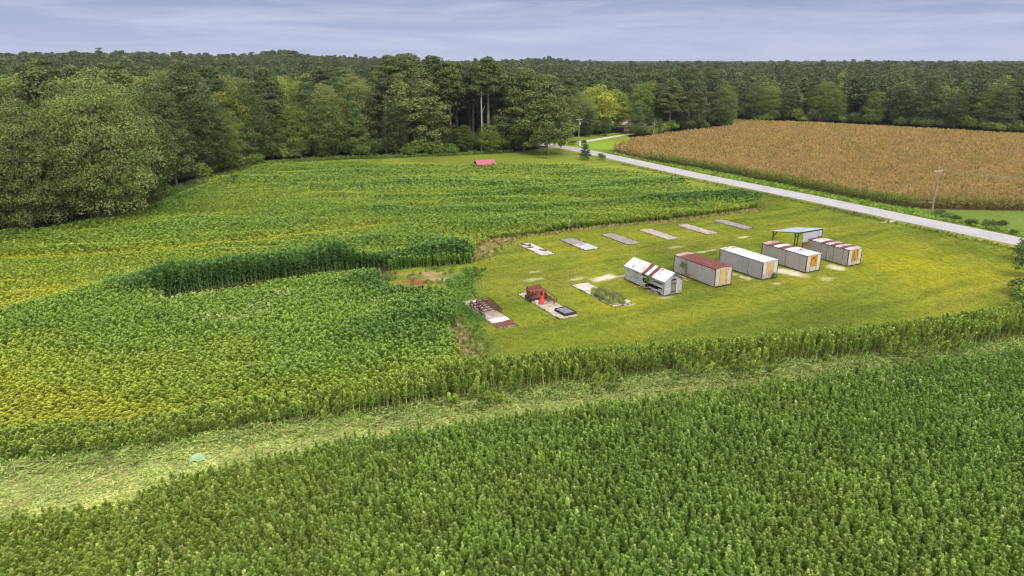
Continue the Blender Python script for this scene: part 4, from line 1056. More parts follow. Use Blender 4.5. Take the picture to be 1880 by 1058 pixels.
def tree(key, x, y, h, label, cat='tree', group=None, wf=1.0, rz=None, name=None, base=20.0, z=None):
    cm, tm = NCACHE[key]
    nm = name or ('pine_tree' if key.startswith('pine') or key == 'small_pine' else 'cedar_tree' if key == 'cedar' else 'broadleaf_tree')
    s_ = h / base; z = float(terrain(np.array([x]), np.array([y]))[0]) if z is None else z
    t = thing(nm, label, cat, (x, y, z), rng.uniform(0, 6.28) if rz is None else rz, group)
    put(tm, 'trunk', t, sc=(s_ * min(1, wf), s_ * min(1, wf), s_)); put(cm, 'crown', t, sc=(s_ * wf, s_ * wf, s_))
    return t
def at(px, py): return P(px, py)
def hgt_from(px, pyb, pyt):
    x, y = P(px, pyb)
    u = (pyt - 529) / F_PX; d = math.sin(PITCH) + u * math.cos(PITCH); f = math.cos(PITCH) - u * math.sin(PITCH)
    return CAM_H - y / f * d
hero = [
 ('oak_a', -75, 440, 215, .8, 'broad leafy tree at the left border of the photo, edge of the wood'),
 ('oak_a', 60, 428, 193, .90, 'large leafy tree nearest the camera at the left, branches down to the field'),
 ('oak_a', 204, 408, 138, .84, 'tallest rounded leafy tree at the left with bright sunlit top'),
 ('oak_c', 262, 375, 165, 1.0, 'leafy tree just behind the tallest rounded tree on the left'),
 ('pine_c', 325, 345, 178, .9, 'dark layered pine at the field bend on the left'),
 ('oak_d', 378, 325, 176, 1.05, 'dark leafy tree right of the layered pine at the field bend'),
 ('pine_c', 432, 308, 208, 1.0, 'lower dark pine standing out at the wood edge where the field narrows'),
 ('oak_c', 520, 291, 205, 1.0, 'dull green leafy tree above the undergrowth left of the cone-topped tree'),
 ('layer_a', 655, 287, 184, .82, 'light green tree with round top and tiered branches in the middle of the wood edge'),
 ('oak_d', 728, 286, 190, .85, 'dark grey-green tree right of the tiered tree'),
 ('tall_a', 783, 283, 133, 1.25, 'tall bright tree with pointed crown in front of the pine stand'),
 ('pine_d', 897, 278, 108, 1.0, 'tall pine with a long pale bare trunk above the pink-roofed outbuilding'),
 ('pine_c', 962, 277, 131, 1.2, 'big open-grown pine on the lawn, left of the pair by the road'),
 ('pine_c', 1003, 283, 143, 1.2, 'big open-grown pine on the lawn, nearest the road'),
 ('pine_b', 1030, 272, 190, .7, 'smaller pine with ivy round its trunk beside the road'),
 ('light_a', 1094, 244, 158, 1.45, 'yellow-green broad tree behind the transformer pole'),
 ('light_a', 1130, 239, 166, 1.2, 'yellow-green tree above the brick house roof'),
 ('oak_d', 1082, 252, 200, .6, 'small dark tree shading the left end of the driveway'),
 ('layer_a', 1168, 249, 188, .95, 'mottled tree right of the brick house at the end of the driveway'),
 ('oak_d', 1112, 250, 214, .9, 'low dark tree hiding the left side of the brick house'),
 ('oak_d', 1192, 247, 205, .8, 'dark tree close to the corn corner'),
 ('pine_b', 1228, 241, 143, 1.1, 'pine at the left of the tall clump beside the corn'),
 ('pine_c', 1262, 239, 128, 1.1, 'middle pine, tallest of the clump beside the corn'),
 ('pine_c', 1300, 234, 133, 1.0, 'right-hand pine of the clump beside the corn'),
]
OCC = []
for key, px, pb, pt_, wf, lb in hero:
    x, y = at(px, pb); h = hgt_from(px, pb, pt_)
    tree(key, x, y, h, lb, wf=wf); OCC.append((x, y, h * (.50 if px < 260 else .27) * wf))
for k_ in range(9):
    x, y = at(812 + 14.5 * k_ + rng.uniform(-3, 3), 281.5 - (k_ % 3) * 2.5)
    tree('oak_d' if k_ % 2 else 'oak_c', x, y, rng.uniform(6.5, 10.5), 'low leafy understory tree beneath the tall bare-trunked pines', group='understory trees beneath the tall pines', wf=1.15)
x, y = at(1330, 236); tree('cedar', x, y, hgt_from(1330, 236, 193), 'dark cone-shaped evergreen at the notch of the corn field', wf=.95, base=8.0)
x, y = at(1074, 294); tree('small_pine', x, y, 5.0, 'small young pine alone on the grass at the road edge', base=5.0)
# bare pale trunk of the dead tree in the pine stand
x, y = at(884, 281)
t = thing('dead_tree', 'pale dead trunk in the pine stand above the pink-roofed outbuilding', 'tree', (x, y + 1, 0))
MB().tube([(0, 0, 0), (.2, 0, 9), (.1, .1, 17), (.3, 0, 22)], [.32, .26, .2, .06], 8).build('trunk', M['pale_bark'], t)
MB().tube([(.15, 0, 13), (1.3, .2, 15.5)], [.1, .03], 6).build('branch', M['pale_bark'], t)

# the wood itself: trees on a jittered lattice outside the clearing
def forest_pts(y0, y1, sp, kk=0.80):
    X, Y = grid(-kk * y1 - 20, kk * y1 + 20, y0, y1, sp)
    k = infr(X, Y, kk, 22) & ~inpoly(X, Y, CLEAR) & (np.hypot(X, Y) < 6000)
    X, Y = X[k], Y[k]
    d = dline(X, Y, CLEAR, True)
    return X, Y, d
X, Y, D = forest_pts(95, 430, 7.6)
keep = D > 3.2
# keep off the road, the house, the driveway, the hero trees
keep &= dline(X, Y, ROADC) > 7
keep &= dline(X, Y, [tuple(p) for p in drv] + [(60, 310)]) > 6
hc = P(1146, 242); keep &= np.hypot(X - hc[0] + 3, Y - hc[1] - 6) > 12
for (ax, ay, ar) in OCC: keep &= np.hypot(X - ax, Y - ay) > max(3.5, ar * .85)
keep &= np.abs(X) < .80 * Y + 14
X, Y, D = X[keep], Y[keep], D[keep]
U = X / Y
def kind_of(x, y, d, r_):
    px = 940 + F_PX * (x / y) * 1.0
    if px < 330 and d < 16: return r_.choice(['oak_d', 'oak_d', 'oak_c', 'pine_c'])
    pn = fbm(np.array([x / 28.]), np.array([y / 28.]), 55, 2)[0]
    if 560 < px < 800: pinep = .45 if d < 12 else .5
    elif 800 <= px < 1050: pinep = .92
    elif px >= 1200 and d < 10: pinep = .2
    elif px >= 1050: pinep = .35 if pn < .5 else .65
    else: pinep = .10 if pn < .5 else .32
    if r_.random() < pinep:
        return r_.choice(['pine_a', 'pine_b', 'pine_d', 'pine_b', 'pine_a']) if 800 <= px < 1200 or d > 10 else r_.choice(['pine_b', 'pine_c', 'pine_c'])
    return r_.choice(['oak_c', 'oak_d', 'oak_b', 'oak_a', 'light_a', 'light_a', 'oak_c'] if px < 700 and d > 8 else ['oak_c', 'oak_d', 'oak_b', 'oak_a', 'tall_a', 'light_a', 'oak_c'] if px < 1200 else ['oak_c', 'oak_d', 'oak_d', 'oak_c', 'oak_b', 'oak_d'])
r_ = random.Random(77)
score = (1.0 / np.hypot(X, Y)) * np.where(D < 9, 1.5, np.where(D < 20, 1.0, .75))
order = np.argsort(-score); IND = order[:262]; rest = order[262:]
def hfor(x, y, key, d, r_):
    px = 940 + F_PX * (x / y)
    h = 26 if key.startswith('pine') else 22.5
    if px < 420: h += 1.5
    if 690 <= px < 915: h = 30 if key.startswith('pine') else 25
    if 930 <= px < 1250: h = 24 if key.startswith('pine') else 20
    if px > 1250: h = 20 if not key.startswith('pine') else 21.5
    if d < 6 and not key.startswith('pine'): h *= .82
    return h * r_.uniform(.86, 1.1)
def zone(px, d):
    e = 'front row of' if d < 9 else 'deeper in'
    z = 'the wood left of the field' if px < 420 else 'the wood behind the field' if px < 800 else 'the tall stand above the pink-roofed outbuilding' if px < 960 else 'the trees around the house' if px < 1200 else 'the dark wood beyond the corn'
    return e + ' ' + z
for i in IND:
    x, y, d = X[i], Y[i], D[i]; key = kind_of(x, y, d, r_); px = 940 + F_PX * x / y
    kd = {'oak_a': 'rounded leafy tree', 'oak_b': 'wide leafy tree', 'oak_c': 'mid green leafy tree', 'oak_d': 'dark green leafy tree', 'tall_a': 'narrow olive leafy tree', 'light_a': 'yellow-green leafy tree', 'layer_a': 'tiered tree', 'pine_a': 'bare-trunked dark pine', 'pine_b': 'half-crowned dark pine', 'pine_c': 'low-branched dark pine', 'pine_d': 'high-crowned pine'}[key]
    lb = kd + ' in the ' + zone(px, d)
    tree(key, x, y, hfor(x, y, key, d, r_), lb, group=lb.replace(' tree ', ' trees ').replace('pine in', 'pines in'))

# far forest as one mass
def merged(key, h, w, seed, nl, per, size, col, pn=False):
    if pn: L_, tb = pine(key, h, w, seed, nl, per, size, col, .42, .35, .6)
    else: L_, tb = broadleaf(key, h, w, seed, nl, per, size, col, .1, .3, .17)
    me = L_.mesh(key, [M['fcrop'], M['bark']], extra=tb); return me
M['fcrop'] = leafmat('forest_leaf', tint=True, transl=.12, gain=1.3)
FM = [merged('far_oak_a', 18, 11, 61, 40, 60, .85, GB), merged('far_oak_b', 18, 12, 62, 44, 60, .85, GD), merged('far_oak_c', 18, 11, 63, 40, 60, .85, GO), merged('far_light', 18, 12, 64, 40, 60, .85, GY),
      merged('far_pine_a', 21, 9, 65, 10, 45, .8, GP, True), merged('far_pine_b', 21, 8, 66, 9, 45, .8, GP, True), merged('far_pine_c', 21, 9, 67, 9, 40, .8, GD, True),
      merged('vfar_oak', 18, 13, 68, 24, 60, 1.3, GB), merged('vfar_pine', 21, 10, 69, 9, 26, 1.2, GP, True)]
FX, FY = [X[rest]], [Y[rest]]; FI = []
x2, y2, d2 = forest_pts(430, 800, 9.5); FX.append(x2); FY.append(y2)
x3, y3, d3 = forest_pts(800, 1500, 12); FX.append(x3); FY.append(y3)
x4, y4, d4 = forest_pts(1500, 4600, 24); FX.append(x4); FY.append(y4)
fx = np.concatenate(FX); fy = np.concatenate(FY); dd = np.hypot(fx, fy); n = len(fx)
fn = fbm(fx / 45., fy / 45., 71, 3); u = rng.random(n)
ipine = u < np.where(fn > .5, .7, .28)
idx = np.where(ipine, rng.choice([4, 5, 6], n), rng.choice([0, 0, 1, 1, 2, 0, 3], n))
lightp = fbm(fx / 70., fy / 70., 72, 2) > .6
idx = np.where((idx < 4) & lightp & (rng.random(n) < .35) & (fx < 60), 3, idx)
idx = np.where(dd > 820, np.where(ipine, 8, 7), idx)
sc_ = rng.uniform(.8, 1.35, n) * np.where(dd > 1500, 1.35, 1.0) * np.where(dd > 820, 1.12, 1)
scz = rng.uniform(.82, 1.15, n) * np.where(rng.random(n) < .06, 1.12, 1) * np.where((fx / fy < 0) & (dd < 800), 1.1, 1.0) * (1 + .12 * (fbm(fx / 90., fy / 90., 73, 2) - .5) * 2)
tn = rng.uniform(.78, 1.22, (n, 1)) * np.array([1, 1, 1]) * np.c_[1 + .25 * (fn - .5) * 2, np.ones(n), 1 - .2 * (fn - .5)]
scatter('distant_forest', 'dense mixed forest stretching back to the horizon', 'forest', FM, fx, fy, terrain(fx, fy) - .3, np.c_[np.zeros(n), np.zeros(n), rng.uniform(0, 6.28, n)], np.c_[sc_, sc_, scz], idx, tn)
print('forest far', n, 'near', len(IND))

# undergrowth bushes along the wood edge
X, Y = grid(-260, 330, 95, 400, 4.6)
D = dline(X, Y, CLEAR, True); k = (~inpoly(X, Y, CLEAR)) & (D < 6.5) & (D > .9) & infr(X, Y, .80, 8) & (dline(X, Y, ROADC) > 5) & (dline(X, Y, [tuple(p) for p in drv]) > 4.5)
X, Y, D = X[k], Y[k], D[k]
hk = np.ones(len(X), bool)
for (ax, ay, ar) in OCC[:3]: hk &= np.hypot(X - ax, Y - ay) > 11
X, Y, D = X[hk], Y[hk], D[hk]
o_ = np.argsort(np.hypot(X, Y))[:285]
print('bushes', len(o_))
for i in o_:
    px = 940 + F_PX * X[i] / Y[i]
    j = r_.randrange(3); z = 'left of the field' if px < 420 else 'behind the field' if px < 960 else 'around the house' if px < 1200 else 'beyond the corn'
    kd = ['mid green bush', 'light green spreading bush', 'dark upright bush'][j]
    o = put(BUSH[j], 'bush', None, (X[i], Y[i], 0), r_.uniform(0, 6.28), (r_.uniform(.9, 1.5), r_.uniform(.9, 1.5), r_.uniform(.8, 1.7)))
    tag(o, kd + ' at the foot of the wood ' + z, 'bush', kd + 'es along the wood ' + z)
def bush(px, py, j, s_, label, z=0):
    x, y = P(px, py); o = put(BUSH[j], 'bush', None, (x, y, z), r_.uniform(0, 6), s_); tag(o, label, 'bush'); return o
bush(1105, 294, 1, (.42, .42, .6), 'small round green bush alone on the road verge')
bush(1000, 291, 2, (.7, .7, .8), 'dark bush at the foot of the large lawn pines')
bush(1030, 275, 2, (.6, .6, .9), 'ivy-like bush around the foot of the small roadside pine')
bush(1052, 266, 0, (.6, .5, .45), 'brownish bush beside the mailbox'); bush(1072, 266, 2, (.55, .5, .4), 'dark round bush behind the white utility box')
bush(1100, 287, 0, (.2, .2, .25), 'tiny bush right by the road behind the young pine')
x, y = local_to_world(35.9, 95.0, 2.1, -.35)
o = put(SHRUB, 'shrub', None, (x, y, 0), 0, (.62, .62, .75)); tag(o, 'small green shrub growing at the door of the white-roofed barn', 'shrub')
def sapling(x, y, h, w, label):
    t = thing('sapling', label, 'sapling', (x, y, 0)); mb = MB()
    mb.tube([(0, 0, 0), (.05, 0, h * .6), (0, .05, h * .9)], [.035, .03, .01], 5); mb.build('trunk', M['bark'], t)
    put(SHRUB, 'crown', t, (0, 0, h * .42), sc=(w, w, h * .5))
x, y = local_to_world(20.3, 87.75, -.75, 2.55); sapling(x, y, 2.3, .85, 'sapling growing against the gaps in the wooden shed wall')
x, y = local_to_world(28.15, 91.5, -.6, 6.1); sapling(x, y, 2.3, .75, 'sapling growing beside the loose panel on the rust-roofed barn wall')
# row of bushes beyond the road at the right
for k, (px, py, s_, lb) in enumerate(((1722, 396, .42, 'bush at the foot of the right-hand utility pole'), (1740, 402, .45, 'first bush right of the pole foot along the road'), (1757, 406, .33, 'low bush in the middle of the roadside row'), (1782, 413, .4, 'wide bush before the gap in the roadside row'),
                                    (1817, 417, .45, 'dark bush, left of the pair near the right border'), (1838, 420, .38, 'dark bush, right of the pair near the right border'), (1862, 431, .25, 'low weeds bush by the road at the right border'))):
    bush(px, py, k % 3, (s_, s_, s_ * .8 if k < 4 else s_ * 1.0), lb)
for k, (px, py, s_) in enumerate(((1886, 480, .7), (1888, 510, .8), (1892, 545, .9), (1890, 575, .8), (1884, 460, .5))):
    o = bush(px, py, (0, 2, 1)[k % 3], s_, 'hedge bush at the right border of the yard, ' + ['second from the road', 'third from the road', 'fourth from the road', 'nearest the camera', 'nearest the road'][k])

# ------------------------------------------------------------------ crops
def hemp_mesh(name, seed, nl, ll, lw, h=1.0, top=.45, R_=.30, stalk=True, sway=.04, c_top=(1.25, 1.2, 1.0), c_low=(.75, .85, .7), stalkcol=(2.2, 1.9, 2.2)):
    """one plant, 2.6 m high at scale 1"""
    H_ = 2.6; L_ = Leafy(seed); r = L_.r
    tipx, tipy = r.normal(0, sway * H_, 2)
    if stalk: L_.stem([(0, 0, 0), (tipx * .3, tipy * .3, H_ * .5), (tipx, tipy, H_ * .97)], .045, stalkcol)
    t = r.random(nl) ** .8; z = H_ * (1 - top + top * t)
    prof = np.where(t < .25, .6 + t * 1.6, 1.0 - .80 * ((t - .25) / .75) ** 1.4)
    a = r.uniform(0, 6.28, nl); out = np.c_[np.cos(a), np.sin(a), r.uniform(-.35, .75, nl) + t * .8]
    out = norm(out); rr = R_ * prof * r.uniform(.1, 1.0, nl)
    C = np.c_[tipx * t + out[:, 0] * rr, tipy * t + out[:, 1] * rr, z + out[:, 2] * ll * .3]
    Nn = norm(np.c_[-out[:, 0] * .4, -out[:, 1] * .4, np.ones(nl)] + L_.rnd(nl) * .5)
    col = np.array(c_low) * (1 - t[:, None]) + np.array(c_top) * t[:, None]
    col = col * r.uniform(.75, 1.25, (nl, 1)); yl = r.random(nl) < .07; col[yl] *= np.array([1.4, 1.3, .9])
    L_.add(C, out, Nn, ll * r.uniform(.7, 1.3, nl), lw * r.uniform(.7, 1.3, nl), col)
    nb = int(nl * .12)   # sparse leaves on the bare stalk
    z = H_ * r.uniform(.12, 1 - top, nb); a = r.uniform(0, 6.28, nb); out = norm(np.c_[np.cos(a), np.sin(a), r.uniform(-.8, .1, nb)])
    L_.add(np.c_[out[:, 0] * .12, out[:, 1] * .12, z], out, norm(L_.rnd(nb) + [0, 0, .8]), ll * .8, lw, np.array(c_low) * np.array([1.2, 1.0, .7]) * r.uniform(.6, 1.2, (nb, 1)))
    return L_.mesh(name, [M['crop']])
HN = [hemp_mesh('near_%d' % i, 100 + i, 120, .22, .085, top=.5, R_=.31, c_top=(1.5, 1.4, 1.25), c_low=(.7, .8, .6)) for i in range(5)]  # pale green tops, painted lighter still for light from above
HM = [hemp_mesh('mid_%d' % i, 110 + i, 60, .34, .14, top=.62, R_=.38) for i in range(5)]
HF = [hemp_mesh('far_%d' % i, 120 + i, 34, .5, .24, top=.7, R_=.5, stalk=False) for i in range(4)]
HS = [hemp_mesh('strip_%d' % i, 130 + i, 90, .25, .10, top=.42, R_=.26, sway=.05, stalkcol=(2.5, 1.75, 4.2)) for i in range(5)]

# near field
X, Y = grid(-62, 130, 27, 84, .36); k = inpoly(X, Y, NEARP) & infr(X, Y, .92, 5); X, Y = X[k], Y[k]; n = len(X); print('near crop', n)
de = dline(X, Y, NEARB)
v1 = fbm(X / 9., Y / 7., 201, 3); v2 = fbm(X / 2.2, Y / 2.2, 202, 3); v3 = fbm(X / 22., Y / 12., 203, 2)
wch = (X > -1e9) & (sst(-10, -28, X) > rng.random(n) * .9) & (de < 9)
hz = (.90 + .16 * (v1 - .5) + .22 * (v2 - .5)) * rng.uniform(.93, 1.06, n) * (1 - .35 * sst(2.0, 0, de) * rng.random(n))
hz *= 1 - .22 * sst(-14, -32, X) * sst(14, 3, de)
tint = np.array([0.108, 0.170, 0.038]) * (1 - sst(.4, .75, v3)[:, None] * .7) + np.array([0.130, 0.188, 0.040]) * sst(.4, .75, v3)[:, None] * .7
tint = tint * rng.uniform(.78, 1.22, (n, 1)) * (0.85 + .4 * (v2[:, None] - .3))
lf = sst(-8, -30, X)[:, None] * sst(16, 4, de)[:, None]; tint = tint * (1 - lf * .6) + np.array([.13, .17, .028]) * lf * .6
pale = (rng.random(n) < .035 + .10 * (fbm(X / 5., Y / 5., 205, 2) > .68)); tint[pale] = tint[pale] * np.array([1.8, 1.5, 2.4])
scatter('near_crop', 'tall dense green crop filling the foreground field', 'crop', HN, X, Y, np.zeros(n), np.c_[rng.normal(0, .06, n), rng.normal(0, .06, n), rng.uniform(0, 6.28, n)],
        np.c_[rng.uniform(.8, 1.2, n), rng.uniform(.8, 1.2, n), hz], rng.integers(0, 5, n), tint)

# left field
def pl(*p): return polyP(p)
TALL = [(WALLB[:5] + np.array([-.5, 3.0]), 3.2, .80, .8), (WALLB[4:] + np.array([-.5, 2.2]), 2.6, .35, .6), (pl((30, 620), (100, 575), (200, 545), (290, 530)), 4.5, .28, .35), (pl((790, 478), (820, 476), (848, 477)), 2.2, .35, .6),
        (pl((1240, 380), (1300, 372), (1370, 368), (1392, 374)), 4.6, .5, .7), (pl((880, 306), (1000, 304), (1100, 305), (1180, 312)), 4.5, .5, .6), (pl((0, 446), (150, 424), (275, 396), (400, 345), (490, 318)), 3.0, .15, .35),
        (pl((520, 470), (640, 458), (740, 446), (830, 455)), 4.5, .12, .35), (pl((700, 372), (900, 368), (1150, 345), (1280, 340)), 2.2, .25, .4), (pl((560, 352), (760, 343), (960, 350)), 2.0, .2, .3),
        (pl((690, 530), (760, 540), (815, 540)), 5, .25, .35), (pl((300, 600), (450, 580), (700, 560), (800, 600)), 8, .28, .4), (pl((690, 398), (860, 398), (1020, 390), (1200, 376)), 2.4, .3, .45), (pl((560, 405), (640, 395), (720, 392)), 2.5, .25, .3),
        (pl((640, 640), (780, 620)), 7, .1, .15)]
LOW = [(pl((-100, 700), (0, 720), (60, 770)), 7, .35, .6), (pl((0, 480), (150, 478), (300, 468), (450, 452), (600, 432), (700, 420)), 1.7, .25, .85), (pl((0, 790), (150, 780), (350, 768), (560, 745), (700, 728)), 3.5, .5, .35), (pl((0, 520), (100, 560)), 6, .15, .4),
       (pl((880, 452), (880, 470)), 2, .3, .6), (pl((820, 620), (850, 670), (862, 690)), 2.5, .35, .3), (pl((0, 812), (200, 795), (400, 776), (640, 742)), 2.0, .7, .2), (pl((400, 335), (300, 372), (200, 412), (0, 438)), 1.2, .2, .5), (pl((-50, 590), (60, 560), (150, 545)), 3, .2, .6)]
def hemp_state(X, Y):
    wv = fbm((X + .25 * Y) / 30., (Y - .12 * X) / 7.5, 301, 3); ws = fbm(X / 6., Y / 3.6, 302, 3); wl = fbm(X / 45., Y / 20., 303, 2)
    h = .50 + .62 * (wv - .5) + .16 * (ws - .5); vg = .52 + .60 * (wv - .5) + .35 * (ws - .5) + .40 * (wl - .5)
    for pts, wd, dh, dv in TALL:
        g_ = seg(X, Y, pts, wd); h = h + dh * g_; vg = vg + dv * g_
    for pts, wd, dh, dv in LOW:
        g_ = seg(X, Y, pts, wd); h = h * (1 - dh * g_); vg = vg - .75 * dv * g_
    return np.clip(h, .16, 1.55), np.clip(vg, 0, 1.2)
def hemp_tint(vg, n):
    a = np.array([.22, .24, .034]); b_ = np.array([.185, .230, .038]); c_ = np.array([.135, .200, .042]); d_ = np.array([.070, .128, .036])
    t1 = sst(0, .35, vg)[:, None]; t2 = sst(.3, .7, vg)[:, None]; t3 = sst(.7, 1.1, vg)[:, None]
    c = a * (1 - t1) + b_ * t1; c = c * (1 - t2) + c_ * t2; c = c * (1 - t3) + d_ * t3
    return 1.1 * c * rng.uniform(.84, 1.16, (n, 1))
BARE = pl((700, 498), (745, 494), (800, 491), (868, 486), (900, 490), (850, 530), (815, 527, 2.2), (735, 526, 2.2), (690, 509, 2.3))
XX, YY, LOD = [], [], []
for (ya, yb, sp, lod) in ((40, 105, .43, 0), (105, 160, .56, 1), (160, 250, .82, 2)):
    X, Y = grid(-200, 110, ya, yb, sp); k = inpoly(X, Y, HEMP) & infr(X, Y, .82, 8) & ~inpoly(X, Y, BARE) & (dline(X, Y, TRENCH) > 1.15) & ~inpoly(X, Y, TRP)
    XX.append(X[k]); YY.append(Y[k]); LOD.append(np.full(k.sum(), lod))
X = np.concatenate(XX); Y = np.concatenate(YY); lod = np.concatenate(LOD); n = len(X); print('left crop', n)
h, vg = hemp_state(X, Y)
idx = np.where(lod < 2, rng.integers(0, 5, n), 5 + rng.integers(0, 4, n))
tint = hemp_tint(vg, n)
palem = (fbm(X / 5., Y / 4., 305, 2) > .62) & (rng.random(n) < .35) & (dline(X, Y, pl((330, 570), (420, 590), (600, 555), (690, 560))) < 5)
tint[palem] = np.array([.24, .27, .14]) * rng.uniform(.8, 1.2, (palem.sum(), 1))
hs = h * rng.uniform(.92, 1.07, n); w_ = np.clip(.75 + .5 * h, .8, 1.25) * np.where(lod == 1, 1.25, np.where(lod == 2, 1.1, 1.0)) * rng.uniform(.85, 1.15, n)
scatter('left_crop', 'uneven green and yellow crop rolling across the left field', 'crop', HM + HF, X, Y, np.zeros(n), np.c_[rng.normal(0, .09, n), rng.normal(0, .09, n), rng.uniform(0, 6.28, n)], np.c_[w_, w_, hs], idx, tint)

# standing strip with bare stalks
X, Y = grid(-60, 110, 44, 100, .36); X0, Y0 = X, Y
ds = dline(X, Y, STRIPF)
yf = np.interp(X, STRIPF[:, 0], STRIPF[:, 1])
dep = np.interp(X, [-45, -20, -8, 0, 20, 45, 70], [5.0, 3.6, 4.4, 4.2, 3.6, 3.8, 7.0])
k = (Y > yf) & (ds < dep) & infr(X, Y, .9, 6); X, Y, ds, dep = X[k], Y[k], ds[k], dep[k]; n = len(X); print('strip', n)
sn = fbm(X / 3., Y / 3., 401, 3)
hb = np.interp(X, [-45, -28, -14, -4, 10, 30, 50, 75], [.62, .68, .92, 1.12, 1.06, 1.12, 1.12, 1.05]) * (.82 + .36 * sn) * rng.uniform(.85, 1.12, n) * (1 - .12 * sst(dep * .5, dep, ds))
tint = np.array([.125, .185, .040]) * (1 - sn[:, None] * .5) + np.array([.19, .235, .04]) * sn[:, None] * .5
tint = tint * rng.uniform(.8, 1.25, (n, 1)); p_ = rng.random(n) < .12; tint[p_] *= np.array([1.5, 1.35, 1.6])
lean = sst(.9, .1, ds) * (sst(.5, .75, fbm(X / 4., Y / 4., 402, 2)))
rx = rng.normal(0, .07, n) + lean * rng.uniform(.3, 1.1, n)
scatter('crop_strip', 'band of tall standing crop with bare pale stalks along the flattened swath', 'crop', HS, X, Y, np.zeros(n), np.c_[rx, lean * rng.uniform(-.2, .9, n) + rng.normal(0, .07, n), rng.uniform(-.3, .3, n)], np.c_[rng.uniform(.85, 1.2, n), rng.uniform(.85, 1.2, n), hb], rng.integers(0, 5, n), tint)

# flattened swath
def lodged(name, seed):
    L_ = Leafy(seed); r = L_.r; n_ = 46
    a = r.normal(0, .5, n_); T = np.c_[np.cos(a), np.sin(a), r.normal(0, .10, n_)]
    C = np.c_[r.uniform(-.9, .9, n_), r.uniform(-.5, .5, n_), r.uniform(.05, .32, n_)]
    L_.add(C, T, norm(L_.rnd(n_) * .5 + [0, 0, 1]), r.uniform(.8, 1.9, n_), .055, np.array([1.15, 1.05, 1.3]) * r.uniform(.55, 1.25, (n_, 1)))
    n_ = 80; C = np.c_[r.uniform(-1, 1, n_), r.uniform(-.6, .6, n_), r.uniform(.12, .42, n_)]
    L_.add(C, L_.rnd(n_) * [1, .7, .3], norm(L_.rnd(n_) * .8 + [0, 0, 1]), .26, .11, np.array([.75, .95, .7]) * r.uniform(.45, 1.3, (n_, 1)))
    return L_.mesh(name, [M['crop']])
LG = [lodged('flat_%d' % i, 500 + i) for i in range(5)]
X, Y = grid(-60, 130, 36, 100, .62); yf = np.interp(X, STRIPF[:, 0], STRIPF[:, 1]); yn = np.interp(X, NEARB[:, 0], NEARB[:, 1])
k = (Y < yf + .9) & (Y > yn - .8) & infr(X, Y, .9, 6); X, Y = X[k], Y[k]; n = len(X); print('lodged', n)
dstr = dline(X, Y, STRIPF); ridge = sst(2.2, .4, dstr)
ln_ = fbm(X / 2., Y / 1.2, 501, 3)
dirn = np.interp(X, STRIPF[:, 0], np.gradient(STRIPF[:, 1], STRIPF[:, 0])); az = np.arctan(dirn) + rng.normal(0, .45, n) + (fbm(X / 5., Y / 5., 503, 2) - .5) * 2.0
tint = np.array([.36, .36, .13]) * np.interp(X, [-45, -20, 10], [1.0, .95, .74])[:, None] * (.65 + .7 * ln_[:, None]) * rng.uniform(.8, 1.2, (n, 1))
gmix = (ridge * .6)[:, None]; tint = tint * (1 - gmix) + np.array([.22, .27, .08]) * rng.uniform(.7, 1.4, (n, 1)) * gmix
zz = ridge * rng.uniform(0, .5, n)
scatter('flattened_crop', 'pale swath of flattened tangled stalks between the two crop fields', 'flattened crop', LG, X, Y, zz * .3, np.c_[rng.normal(0, .08, n), rng.normal(0, .10, n) - ridge * .12, az], np.c_[np.ones(n), rng.uniform(.8, 1.2, n), .8 + ridge * 2.0 * rng.random(n)], rng.integers(0, 5, n), tint)

# corn
def cornmesh(name, seed, k=1.0):
    L_ = Leafy(seed); r = L_.r; H_ = 2.3
    L_.stem([(0, 0, 0), (r.normal(0, .05), r.normal(0, .05), H_)], .06, (.62, .50, .30))
    n_ = 22; t = r.random(n_); a = r.uniform(0, 6.28, n_); out = np.c_[np.cos(a), np.sin(a), np.where(t > .7, .9, r.uniform(-.9, .4, n_))]
    out = norm(out); z = H_ * (.18 + .78 * t)
    C = np.c_[out[:, 0] * .3, out[:, 1] * .3, z + out[:, 2] * .25]
    col = np.where(t[:, None] > .55, np.array([[1.05, .95, .80]]), np.array([[.72, .70, .55]])) * r.uniform(.6, 1.3, (n_, 1))
    L_.add(C, out, norm(L_.rnd(n_) * .7 + [0, 0, 1]), .60 * k, .12 * k, col)
    n_ = 7; out = norm(L_.rnd(n_) * .5 + [0, 0, 1]); L_.add(np.array([[0, 0, H_]]) + out * .18, out, L_.rnd(n_), .42 * k, .10 * k, np.array([1.25, 1.05, .80]) * r.uniform(.8, 1.2, (n_, 1)))
    return L_.mesh(name, [M['crop']])
CN = [cornmesh('corn_%d' % i, 600 + i, 1.0) for i in range(4)] + [cornmesh('cornfar_%d' % i, 610 + i, 1.5) for i in range(3)]
XX, YY, LL = [], [], []
for (ya, yb, sp, l) in ((110, 215, .66, 0), (215, 380, .98, 1)):
    X, Y = grid(30, 330, ya, yb, sp); k = inpoly(X, Y, CORN) & infr(X, Y, .79, 8); XX.append(X[k]); YY.append(Y[k]); LL.append(np.full(k.sum(), l))
X = np.concatenate(XX); Y = np.concatenate(YY); l = np.concatenate(LL); n = len(X); print('corn', n)
FRONT = polyP([(1190, 296), (1300, 315), (1420, 338), (1540, 362), (1654, 383)]); FR2 = polyP([(1654, 383), (1760, 385.5), (1880, 388), (2200, 396)])
cn = fbm(X / 20., Y / 12., 601, 3); c2 = fbm(X / 3., Y / 3., 602, 3)
tint = np.array([.265, .215, .108]) * (1 - sst(.45, .7, cn)[:, None] * .6) + np.array([.24, .210, .078]) * sst(.45, .7, cn)[:, None] * .6
tint = tint * (.75 + .5 * c2[:, None]) * rng.uniform(.8, 1.2, (n, 1))
